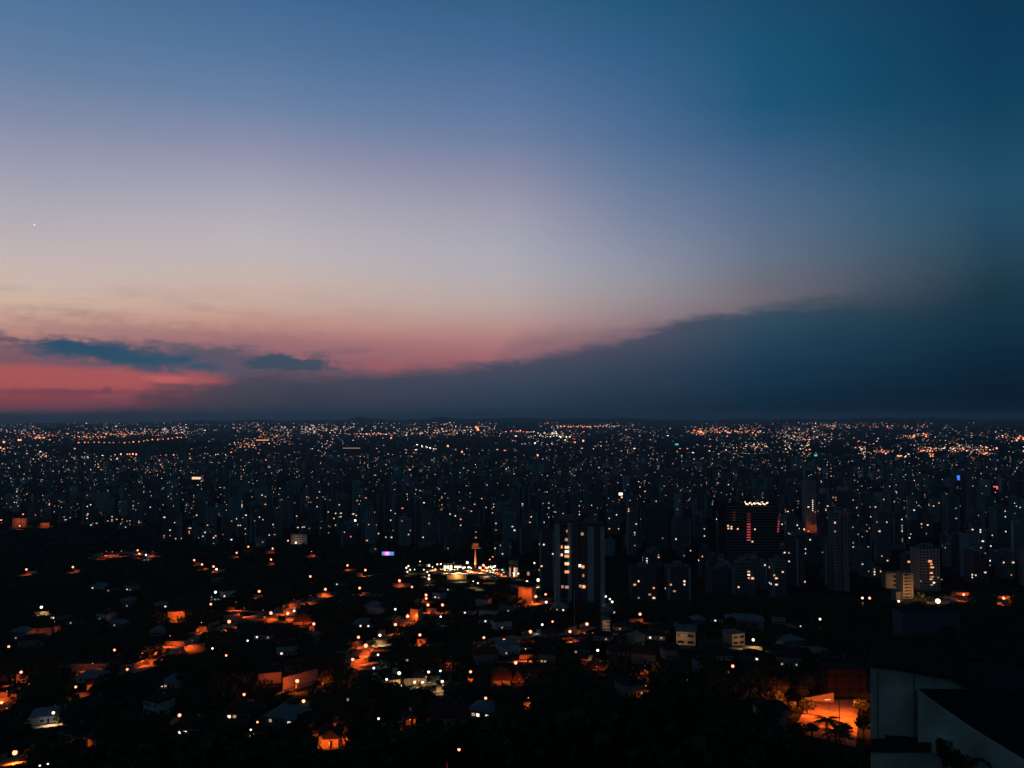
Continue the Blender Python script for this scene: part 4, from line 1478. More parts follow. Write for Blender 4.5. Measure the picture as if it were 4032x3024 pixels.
def tower(x, y, w, d, h, yaw, wall, style, nlit, rn, look=None, detail=True, at=None, group='apartment towers of the city', fins=None):
    g = ground_h(x, y)
    o = thing('apartment_tower', (x, y, g), yaw)
    tower_body(w, d, h, wall, style, rn).build('wall', o)
    b = MB()
    b.box((0, 0, 0), (w * .34, d * .34, 3.5), m_conc)
    b.box((w * .22, d * .1, 0), (w * .12, d * .15, 2.2), m_dark)
    put('water_tank', b.mesh('water_tank'), o, (0, 0, h + (2 if style == 1 else 0)))
    if detail:
        nf = fins if fins is not None else rn.choice((0, 0, 1, 2, 2))
        for i in range(nf):
            s = (-1, 1)[i % 2]
            f = MB()
            f.box((s * (w / 2 - .9), -d / 2 - .35, 0), (1.8, .7, h * (.86 if style == 2 else .96)), m_pale)
            f.build('pilaster', o)
        if y < 1050 and rn.random() < .55:
            f = MB()
            nfl = int(h * .85 / 3)
            for q in range(2, nfl):
                f.box((0, -d / 2 - .55, q * 3.0), (w * .4, 1.1, .9), m_conc)
            f.build('balconies', o)
    # lit windows on a floor grid
    nfl = max(3, int(h * (.84 if style == 2 else .94) / 3))
    cols = [(-.38), (-.22), (.22), (.38)]
    used = set()
    stack = rn.random() < .3
    sc_ = rn.choice(cols)
    for i in range(nlit):
        fl = rn.randrange(1, nfl)
        c = sc_ if stack and rn.random() < .75 else rn.choice(cols)
        side = rn.random() < .22
        if (fl, c, side) in used:
            continue
        used.add((fl, c, side))
        mt = rn.choice((g_winw, g_winw, g_winc, g_wind, g_wind, g_wino, g_winw, g_winc))
        ww = rn.choice((1.3, 1.5, 1.6, 2.4)) * (0.85 + y / 6000)
        if side:
            s = -1 if x > 0 else 1
            lit_window(o, s * (w / 2 + .12), c * d, fl * 3.0 + 1.4, ww, 1.35 * (0.85 + y / 6000), mt, math.pi / 2)
        else:
            yy = -d / 2 - .12 - (.25 if style == 3 else 0)
            lit_window(o, c * w, yy - (.5 if detail and nf_close(c) else 0), fl * 3.0 + 1.4, ww, 1.35 * (0.85 + y / 6000), mt)
    wn = {'tower_wall_dark': 'dark', 'tower_wall_mid': 'grey', 'tower_wall_pale': 'pale', 'tower_wall_brown': 'brown'}.get(wall.name, 'plain')
    n = len(used)
    lt = 'unlit' if n == 0 else ('with one lit window' if n == 1 else ('with few lit windows' if n < 5 else 'with many lit windows'))
    tag(o, 'tower', look or '%s %s tower %s' % ('tall' if h > 55 else 'low', wn, lt), group, at=at)
    return o


def nf_close(c):
    return abs(c) > .3


def front(u0, u1, vt, vb):
    g = on_ground((u0 + u1) / 2, vb)
    return g, (u1 - u0) * g.y / F, on_plane((u0 + u1) / 2, vt, g.y).z - g.z


# the twin slab with four pale fins
def twin():
    c = 3
    u0, v0 = px(c, 372, 985)
    u1, _ = px(c, 802, 985)
    vb = 2268 + 260 / 2.194
    g, w, h = front(u0, u1, v0, vb)
    o = thing('apartment_tower', (g.x, g.y, g.z))
    b = MB()
    b.box((-w * .25, 9, -6), (w * .5 - .8, 18, h + 6), FAC[0])
    b.box((w * .25, 9.5, -6), (w * .5 - .8, 18, h + 3), FAC[0])
    b.build('wall', o)
    k = g.y / F / 2.194
    cx = 587
    for a, bb, t in ((375, 418, 1015), (482, 516, 1005), (653, 708, 1035), (764, 800, 1040)):
        f = MB()
        zt = h - (t - 985) * k
        f.box((((a + bb) / 2 - cx) * k, -.6, 0), ((bb - a) * k, 1.2, zt), m_pale)
        f.build('fin', o)
    b = MB()
    b.box((-w * .25, 9, 0), (w * .3, 8, 4), m_conc)
    b.box((w * .25, 9, -3), (w * .25, 8, 4), m_conc)
    put('water_tank', b.mesh('water_tank'), o, (0, 0, h))
    for q in range(3, int(h / 3) - 1):
        if q % 1 == 0:
            f = MB()
            f.box(((452 - cx) * k, -.9, q * 3.05), (52 * k, 1.5, 1.0), m_dark)
            f.build('balcony', o)
    for x, y, ww, mt in ((430, 1215, 14, g_wino), (474, 1218, 36, g_winw), (474, 1255, 34, g_winc), (430, 1283, 16, g_winw), (474, 1295, 38, g_wino), (474, 1360, 36, g_winw), (474, 1430, 36, g_wino), (436, 1558, 18, g_wind), (474, 1562, 30, g_wind),
                     (588, 1380, 22, g_winc), (615, 1390, 22, g_wino), (618, 1465, 14, g_wind), (592, 1556, 22, g_wind), (622, 1563, 28, g_wino), (470, 1152, 24, g_wind), (474, 1078, 10, g_wind), (608, 1105, 22, g_wind), (620, 1560, 10, g_winw)):
        uu, vv = px(c, x, y)
        p = on_plane(uu, vv, g.y - 1.8)
        lit_window(o, p.x - g.x, -1.75 if 410 < x < 490 else -.12, p.z - g.z, ww * k, 2.3, mt)
    tag(o, 'tower', 'twin', label='tall twin apartment slab with four pale vertical fins and a column of lit balconies')
    KEEP.append((u0, v0, u1, vb - 25))
    TOWERS.append((u0, v0, u1, vb, g.y))


twin()
rn = random.Random(5)


def T(c, x0, x1, y0, y1, vbase=None, **k):
    u0, v0 = px(c, x0, y0)
    u1, v1 = px(c, x1, y1)
    vb = vbase or v1
    g, w, h = front(u0, u1, v0, vb)
    k.setdefault('wall', FAC[0])
    k.setdefault('style', 0)
    k.setdefault('nlit', 3)
    o = tower(g.x, g.y + w * .4, w, w * .8, h, k.pop('yaw', 0), k.pop('wall'), k.pop('style'), k.pop('nlit'), rn, at=((u0 + u1) / 2, (v0 + vb) / 2), **k)
    TOWERS.append((u0 + 3, v0, u1 - 3, vb, g.y))
    KEEP.append((u0 + 4, v0, u1 - 4, min(v1, vb) - 12))
    return o, g, w, h


T(3, 240, 368, 1060, 1600, look='dark tower with ribbed balconies on the left flank of the twin slab', nlit=5)
T(3, 1175, 1350, 850, 1250, look='black windowless slab right of the twin tower', nlit=1, fins=0)
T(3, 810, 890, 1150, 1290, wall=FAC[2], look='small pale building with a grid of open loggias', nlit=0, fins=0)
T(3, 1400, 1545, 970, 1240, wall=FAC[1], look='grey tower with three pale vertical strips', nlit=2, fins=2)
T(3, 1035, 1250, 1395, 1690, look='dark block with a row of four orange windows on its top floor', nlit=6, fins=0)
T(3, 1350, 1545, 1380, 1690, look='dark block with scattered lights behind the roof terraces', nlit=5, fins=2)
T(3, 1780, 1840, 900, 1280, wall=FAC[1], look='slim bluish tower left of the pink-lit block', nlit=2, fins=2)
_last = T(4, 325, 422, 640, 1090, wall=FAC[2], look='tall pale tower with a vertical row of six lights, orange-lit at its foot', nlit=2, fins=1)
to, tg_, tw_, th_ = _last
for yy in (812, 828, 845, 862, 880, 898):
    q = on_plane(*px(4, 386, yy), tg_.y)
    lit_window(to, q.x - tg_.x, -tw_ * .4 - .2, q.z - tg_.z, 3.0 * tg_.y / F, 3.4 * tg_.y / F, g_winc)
added_wash_light(to, (5, -tw_ * .4 - 14, 9), 9)
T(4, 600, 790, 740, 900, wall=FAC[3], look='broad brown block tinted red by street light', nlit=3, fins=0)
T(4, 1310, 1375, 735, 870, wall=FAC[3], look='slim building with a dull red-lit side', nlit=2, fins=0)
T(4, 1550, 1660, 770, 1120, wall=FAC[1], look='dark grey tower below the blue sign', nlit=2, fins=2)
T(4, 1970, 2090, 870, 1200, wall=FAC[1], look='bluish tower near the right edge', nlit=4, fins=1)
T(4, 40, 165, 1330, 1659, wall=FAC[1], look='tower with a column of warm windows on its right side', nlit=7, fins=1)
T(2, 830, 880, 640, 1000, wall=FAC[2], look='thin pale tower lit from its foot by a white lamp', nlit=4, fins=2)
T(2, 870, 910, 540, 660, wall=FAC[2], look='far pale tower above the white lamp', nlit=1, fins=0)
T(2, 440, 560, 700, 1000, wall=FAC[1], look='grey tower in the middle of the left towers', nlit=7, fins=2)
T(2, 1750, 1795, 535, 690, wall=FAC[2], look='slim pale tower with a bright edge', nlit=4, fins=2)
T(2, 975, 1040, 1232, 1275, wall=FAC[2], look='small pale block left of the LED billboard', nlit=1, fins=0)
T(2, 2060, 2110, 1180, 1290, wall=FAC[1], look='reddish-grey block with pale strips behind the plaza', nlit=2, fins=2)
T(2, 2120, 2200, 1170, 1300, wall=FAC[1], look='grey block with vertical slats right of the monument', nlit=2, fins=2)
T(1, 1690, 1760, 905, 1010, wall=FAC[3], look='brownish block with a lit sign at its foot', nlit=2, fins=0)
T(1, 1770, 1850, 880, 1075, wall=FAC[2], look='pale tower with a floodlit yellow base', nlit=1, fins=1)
T(1, 1500, 1560, 920, 1165, wall=FAC[1], look='bluish slender tower at the edge of the dark park', nlit=3, fins=2)
T(1, 1385, 1500, 900, 1170, wall=FAC[0], look='dark tower at the edge of the park with stacked lights', nlit=6, fins=0)


def striped():
    u0, v0 = px(2, 305, 1105)
    u1, v1 = px(2, 440, 1195)
    g, w, h = front(u0, u1, v0, v1)
    o = thing('office_building', (g.x, g.y + 8, g.z))
    b = MB()
    b.box((0, 0, -4), (w, 16, h + 4), m_dark)
    b.build('wall', o)
    for i in range(6):
        b = MB()
        b.box((0, -8.5, h * (i + .4) / 6), (w + .6, 1.2, h / 13), m_white)
        b.build('parapet_band', o)
    b = MB()
    b.box((0, 0, 0), (w * .3, 5, 3), m_conc)
    put('water_tank', b.mesh('water_tank'), o, (0, 0, h))
    ld = bpy.data.lights.new('floor_light', 'AREA')
    ld.energy = 500
    ld.size = 6
    ld.color = (1, .62, .4)
    lo = put('floor_light', ld, o, (-w * .1, -20, 6))
    lo.rotation_euler = (R(85), 0, 0)
    tag(o, 'building', 'x', label='low office building with five horizontal pale bands above a white street lamp')
    KEEP.append((u0, v0, u1, v1))
    TOWERS.append((u0, v0, u1, v1, g.y))


striped()


# office block with the pink column of light and lamps on its roof
def pink_block():
    u0, v0 = 2864, 1600 + 862 / 2.194
    u1, vb = 3070, 2268 - 20
    g, w, h = front(u0, u1, v0, vb)
    o = thing('office_block', (g.x, g.y + 20, g.z))
    b = MB()
    b.box((0, 0, -6), (w, 40, h + 6), m_dark)
    b.build('wall', o)
    nfl = int(h / 3.4)
    for q in range(1, nfl + 1):
        b = MB()
        b.box((0, -20.3, q * h / nfl - 1.0), (w + .8, .8, .9), m_grey)
        b.build('floor_band', o)
    k = g.y / F
    def at(x, y, s, hh, mt):      # coords of the 2800,1900 zoom, scale 4.424
        uu, vv = 2800 + x / 4.424, 1900 + y / 4.424
        p = on_plane(uu, vv, g.y - 1)
        return lit_window(o, p.x - g.x, -20.9, p.z - g.z, s * k / 4.424, hh * k / 4.424, mt)
    for i, y in enumerate((545, 590, 635, 680, 727, 772, 818, 864, 910, 957, 1002)):
        at(657, y, 62, 20, g_pink if i > 3 else g_pinkd)
    for i, y in enumerate((520, 565, 610, 655)):
        at(400, y, 48, 14, g_pinkd)
    for i, y in enumerate((600, 640, 680, 720, 765, 810, 850)):
        at(1185 - 3 * i, y, 26, 22, g_pink if i > 1 else g_pinkd)
    for x, y in ((765, 815), (465, 808), (720, 1030), (300, 800), (355, 770), (355, 805), (295, 752)):
        at(x, y, 24, 22, g_winw)
    for i in range(17):
        b = MB()
        x = 585 + i * 25 + (8 if i % 3 == 0 else 0)
        uu, vv = 2800 + x / 4.424, 1900 + (360 + (i % 3) * 10 - (20 if i % 4 == 0 else 0)) / 4.424
        p = on_plane(uu, vv, g.y + 3)
        b.ball((0, 0, 0), .8, g_lampw if i % 4 else g_lamp, 7, 5)
        b.tube((0, 0, -1), (0, 0, -(p.z - g.z - h)), .15, .15, m_steel, 4)
        put('roof_lamp', b.mesh('roof_lamp'), o, (p.x - g.x, -17, p.z - g.z))
    tag(o, 'office block', 'x', label='wide dark office block with a pink column of lit floors and white roof lamps')
    KEEP.append((u0 + 3, v0 - 26, u1 - 3, 1900 + 1040 / 4.424))
    TOWERS.append((u0, v0, u1, vb, g.y))


pink_block()


def px7(x, y):
    return 3400 + x / 3.5, 2100 + y / 3.5


# tower with orange lit landings over the floodlit street, and its neighbours
def landing_tower():
    u0, v0 = px7(770, 210)
    u1, vb = px7(1060, 790)
    g, w, h = front(u0, u1, v0, vb)
    k = g.y / F / 3.5
    o = thing('apartment_tower', (g.x, g.y, g.z))
    b = MB()
    b.box((0, 9, -6), (w, 18, h + 6), FAC[2])
    b.box((w * .12, 9, h), (w * .4, 9, 4), m_conc)
    b.build('wall', o)
    b = MB()
    b.box((-w * .2, 9, 0), (w * .2, 7, 3), m_conc)
    put('water_tank', b.mesh('water_tank'), o, (0, 0, h))
    for x, y, ww, hh, mt in ((915, 385, 60, 34, g_wino), (935, 425, 36, 20, g_wino), (945, 468, 60, 24, g_wino), (935, 545, 44, 26, g_wino), (945, 600, 60, 22, g_wind), (930, 632, 44, 18, g_wino), (1028, 608, 20, 14, g_wind), (1075, 635, 22, 14, g_wind),
                         (790, 658, 20, 14, g_wind), (970, 680, 34, 22, g_winc), (940, 710, 44, 20, g_wind)):
        p = on_plane(*px7(x, y), g.y)
        lit_window(o, p.x - g.x, -.2, p.z - g.z, ww * k * .8, hh * k * .8, mt)
    tag(o, 'tower', 'x', label='tower with a stack of orange lit landings above the big floodlight')
    KEEP.append((u0, v0, u1, vb))
    TOWERS.append((u0, v0, u1, vb, g.y))
    o = thing('apartment_tower', (0, 0, 0))
    u0, v0 = px7(600, 250)
    u1, vb = px7(765, 700)
    g, w, h = front(u0, u1, v0 + 14, vb)
    g = on_ground((u0 + u1) / 2, vb - 6)
    w, h = (u1 - u0) * g.y / F, on_plane(u0, v0 + 14, g.y).z - g.z
    k = g.y / F / 3.5
    o.location = (g.x, g.y, g.z)
    b = MB()
    b.box((0, 8, -6), (w, 16, h + 6), FAC[0])
    b.build('wall', o)
    b = MB()
    b.box((0, 8, 0), (w * .4, 6, 3), m_conc)
    put('water_tank', b.mesh('water_tank'), o, (0, 0, h))
    for x, y, ww in ((735, 323, 44), (680, 353, 50), (735, 358, 46), (625, 392, 40), (660, 390, 34), (695, 398, 30), (740, 400, 42), (740, 440, 44), (738, 482, 44)):
        p = on_plane(*px7(x, y), g.y)
        lit_window(o, p.x - g.x, -.2, p.z - g.z, ww * k * .8, 24 * k, g_wino if x < 660 or y > 430 else g_winw)
    p = on_plane(*px7(662, 432), g.y)
    lit_window(o, p.x - g.x, -.2, p.z - g.z, 28 * k, 22 * k, g_winc)
    tag(o, 'tower', 'x', label='dark tower with a staircase-shaped cluster of peach lit windows')
    KEEP.append((u0, v0, u1, vb))
    TOWERS.append((u0, v0, u1, vb, g.y))
    # open-framed block
    u0, v0 = px7(552, 555)
    u1, vb = px7(690, 905)
    g, w, h = front(u0, u1, v0, vb)
    o = thing('apartment_block', (g.x, g.y, g.z))
    b = MB()
    b.box((0, 7, -4), (w, 14, h + 4), m_cream)
    b.build('wall', o)
    for i in range(8):
        z = h * (i + .35) / 8
        f = MB()
        f.box((-w * .04, 0, 0), (w * .68, .3, h / 8 * .42), m_dark)
        wo_ = put('loggia', f.mesh('loggia'), o, (0, -.16, z))
        f = MB()
        f.box((w * .1, -.3, 0), (w * .3, .3, h / 8 * .16), m_cream)
        put('railing', f.mesh('railing'), wo_)
    b = MB()
    b.box((0, 7, 0), (w + .6, 14.6, .5), m_conc)
    put('roof', b.mesh('roof'), o, (0, 0, h))
    tag(o, 'apartment block', 'x', label='beige apartment block with a ladder of open loggias left of the big floodlight')
    KEEP.append((u0, v0, u1, vb))
    TOWERS.append((u0, v0, u1, vb, g.y))
    for x, y, wt, c in ((-6, 10, 2600, (1, .5, .2)), (10, 12, 2600, (1, .5, .2))):
        ld = bpy.data.lights.new('block_light', 'POINT')
        ld.energy = wt
        ld.color = c
        ld.shadow_soft_size = .3
        put('block_light', ld, o, (x, -y, 9))
    for (a, bb, c, d, lb) in ((310, 470, 550, 760, 'pale olive block left of the beige loggia block'), (450, 540, 810, 930, 'small beige block with curved lit balconies')):
        u0, v0 = px7(a, c)
        u1, vb = px7(bb, d)
        g, w, h = front(u0, u1, v0, vb)
        o = thing('apartment_block', (g.x, g.y, g.z))
        b = MB()
        b.box((0, 5, -4), (w, 10, h + 4), m_cream)
        b.build('wall', o)
        b = MB()
        b.box((0, 5, 0), (w + .5, 10.5, .5), m_conc)
        put('roof', b.mesh('roof'), o, (0, 0, h))
        for i in range(3):
            f = MB()
            f.box((w * .3, -.15, 0), (w * .3, .3, h * .14), m_glass)
            put('window', f.mesh('window'), o, (0, 0, h * (.15 + .28 * i)))
        tag(o, 'apartment block', 'x', label=lb)
        KEEP.append((u0, v0, u1, vb))
        ld = bpy.data.lights.new('block_light', 'POINT')
        ld.energy = 1400 if c == 550 else 1600
        ld.color = (1, .5, .2)
        ld.shadow_soft_size = .3
        put('block_light', ld, o, (2, -12, 6))
        TOWERS.append((u0, v0, u1, vb, g.y))


landing_tower()


# pale framed facades of the low blocks below the towers
def framed(c, x0, x1, y0, y1, cols, rows, lb, yaw=0.0):
    u0, v0 = px(c, x0, y0)
    u1, v1 = px(c, x1, y1)
    g, w, h = front(u0, u1, v0, v1)
    o = thing('apartment_block', (g.x, g.y + 6, g.z), yaw)
    b = MB()
    b.box((0, 0, -4), (w, 12, h + 4), m_cream)
    b.build('wall', o)
    b = MB()
    b.box((0, .3, 0), (w + 1.2, 13, .5), m_conc)
    put('roof', b.mesh('roof'), o, (0, 0, h))
    for i in range(cols):
        for j in range(rows):
            f = MB()
            f.box((0, 0, 0), (w / cols * .62, .3, h / rows * .42), m_glass)
            put('window', f.mesh('window'), o, (w * ((i + .5) / cols - .5), -6.16, h * (j + .3) / rows))
    tag(o, 'apartment block', 'x', label=lb)
    ld = bpy.data.lights.new('block_light', 'POINT')
    ld.energy = 1100
    ld.color = (1, .55, .3)
    ld.shadow_soft_size = .3
    put('block_light', ld, o, (-w * .2, -15, 5))
    KEEP.append((u0, v0, u1, v1))


framed(7, 1442, 1600, 488, 600, 2, 2, 'low beige block with four big dark window openings', -.25)
framed(7, 1875, 1998, 505, 600, 2, 2, 'low beige block half hidden by a tree beside a white lamp', .3)
framed(7, 785, 845, 385, 475, 2, 3, 'narrow grey block with ladder-like balconies')

# ------------------------------------------------------------------ the courtyard and palm, lower right
def pq(x, y):
    return 3000 + x / 2.143, 2600 + y / 2.143


def courtyard():
    patch('courtyard_paving', [pq(390, 345), pq(820, 330), pq(790, 740), pq(255, 600)], mat('yard_paving', (0.2, 0.15, 0.11), noise_amt=.3, scale=.12), .25)
    g = on_ground(*pq(500, 352))
    k = g.y / F / 2.143
    o = thing('retaining_wall', (g.x, g.y, g.z))
    b = MB()
    l, r_, hh = (365 - 500) * k, (605 - 500) * k, 75 * k
    b.face(((l, 0, -2), (r_, 0, -2), (r_, 0, hh), (l, 0, hh * .38)), m_cream)
    b.face(((l, .6, -2), (l, .6, hh * .38), (r_, .6, hh), (r_, .6, -2)), m_cream)
    b.face(((l, 0, hh * .38), (r_, 0, hh), (r_, .6, hh), (l, .6, hh * .38)), m_cream)
    b.face(((r_, 0, -2), (r_, .6, -2), (r_, .6, hh), (r_, 0, hh)), m_cream)
    b.build('wall', o)
    tag(o, 'wall', 'x', label='curved orange-lit wall at the back of the courtyard')
    g2 = on_ground(*pq(272, 400))
    o = thing('retaining_wall', (g2.x, g2.y, g2.z), .9)
    b = MB()
    b.box((0, 0, -1), (70 * k, .4, 3.2), m_cream)
    b.build('wall', o)
    tag(o, 'wall', 'x', label='short bright orange wall at the left corner of the courtyard')
    # building behind
    g3 = on_ground(*pq(720, 330))
    w, h = 330 * k, 210 * k
    o = thing('apartment_block', (g3.x + 3, g3.y + 12, g3.z))
    b = MB()
    b.box((0, 0, -3), (w, 10, h + 3), mat('red_plaster', (.05, .035, .028), noise_amt=.2, scale=.6))
    b.build('wall', o)
    for i in range(3):
        f = MB()
        f.box((0, 0, 0), (w * .96, .8, .3), m_dark)
        put('balcony', f.mesh('balcony'), o, (0, -5.4, h * (i + .8) / 3.6))
        for j in (-.3, .05, .34):
            f = MB()
            f.box((0, 0, 0), (2.0, .2, 1.7), m_glass)
            put('window', f.mesh('window'), o, (w * j, -5.1, h * (i + .25) / 3.6))
    b = MB()
    b.box((0, 0, 0), (w + .8, 10.8, .4), m_slate)
    put('roof', b.mesh('roof'), o, (0, 0, h))
    tag(o, 'apartment block', 'x', label='dim red-lit block behind the courtyard, beside the white gabled building')
    # left hand brownish wall
    gl = on_ground(*pq(100, 590))
    o = thing('house', (gl.x, gl.y + 4, gl.z))
    kk = gl.y / F / 2.143
    b = MB()
    b.box((0, 0, -3), (240 * kk, 8, 3 + 175 * kk), m_cream)
    b.build('wall', o)
    rf = hip_roof(240 * kk, 8, 2.2, .6, m_slate)
    put('roof', rf.mesh('roof'), o, (0, 0, 175 * kk))
    f = MB()
    f.box((0, 0, 0), (1.4, .1, 1.2), m_glass)
    put('window', f.mesh('window'), o, (-3, -4.06, 2.6))
    tag(o, 'house', 'x', label='brown-lit house wall left of the courtyard')
    gg = on_ground(*pq(560, 360), 3.5)
    lamp = thing('wall_lamp', (gg.x, gg.y - .5, gg.z))
    b = MB()
    b.tube((0, 0, -1), (0, 0, 5.2), .1, .07, m_steel, 6)
    b.build('pole', lamp)
    hd = MB()
    hd.box((0, 0, 0), (2.6, .25, .16), g_lamp)
    put('tube', hd.mesh('tube'), lamp, (-.6, -.3, 5.2), .12)
    tag(lamp, 'street lamp', 'x', label='lamp with a bright horizontal tube over the courtyard wall')
    for x, y, z, e in ((-6, -13, 20, 60000), (-18, -8, 15, 26000), (7, -24, 25, 70000), (-5, -36, 29, 80000), (2, -52, 34, 46000)):  # added fill spots hung in the air to brighten the yard, no fixtures
        ld = bpy.data.lights.new('lamp_or_fill_light', 'SPOT')
        ld.spot_size = R(155)
        ld.spot_blend = .8
        ld.energy = e
        ld.color = (1, .14, .012)
        ld.shadow_soft_size = 1.0
        put('lamp_or_fill_light', ld, lamp, (x, y, z))
    ld = bpy.data.lights.new('lamp_or_fill_light', 'POINT')  # added fill that dimly reddens the block behind
    ld.energy = 9000
    ld.color = (1, .14, .012)
    ld.shadow_soft_size = .6
    put('lamp_or_fill_light', ld, lamp, (11, -2, 6))
    # round clipped tree
    tg = on_ground(*pq(385, 455))
    o = thing('tree', (tg.x, tg.y, tg.z))
    put('trunk', TRUNK, o, scale=(.55, .55, .6))
    s = .72
    put('crown', CROWNS[0], o, (0, 0, 4.2), 0, (s, s, s * 1.3))
    tag(o, 'tree', 'x', label='round dark tree standing in the orange-lit courtyard')
    tg = on_ground(*pq(585, 345))
    o = thing('tree', (tg.x, tg.y, tg.z))
    put('trunk', TRUNK, o, scale=(.35, .35, .35))
    put('crown', CROWNS[2], o, (0, 0, 2.6), 0, (.38, .38, .55))
    tag(o, 'tree', 'x', label='small dark tree under the tube lamp of the courtyard')
    # car and pole in the yard
    pl = on_ground(*pq(655, 600))
    o = thing('utility_pole', (pl.x, pl.y, pl.z))
    b = MB()
    b.tube((0, 0, -2), (0, 0, 340 * pl.y / F / 2.143), .2, .14, m_bark, 7)
    b.build('pole', o)
    b = MB()
    b.box((0, 0, 320 * pl.y / F / 2.143), (2.4, .15, .15), m_bark)
    b.build('crossarm', o)
    tag(o, 'utility pole', 'x', label='utility pole standing in front of the courtyard')
    KEEP.append((*pq(230, 250), *pq(900, 560)))
    KEEP.append((*pq(360, 560), *pq(700, 730)))


courtyard()
for x, y, s in ((250, 400, .5), (300, 640, .7), (840, 420, .75), (860, 620, .8), (730, 250, .7), (600, 240, .55), (880, 330, .6), (420, 600, .55), (205, 470, .6), (690, 640, .7), (340, 300, .6), (790, 300, .5)):
    tg = on_ground(*pq(x, y + 40))
    tree(tg.x, tg.y, s, int(x) % 5, 'trees round the orange courtyard')
gp = on_ground(*pq(640, 960))
palm(gp.x - 6, gp.y - 60, 16.5, 1.25)


def place_palm(x, y, depth, s):
    """palm whose crown centre is seen at the pixel, standing at the given distance"""
    p = on_plane(*pq(x, y), depth)
    palm(p.x, depth, p.z - ground_h(p.x, depth), s)


bpy.data.objects.remove  # (no-op)


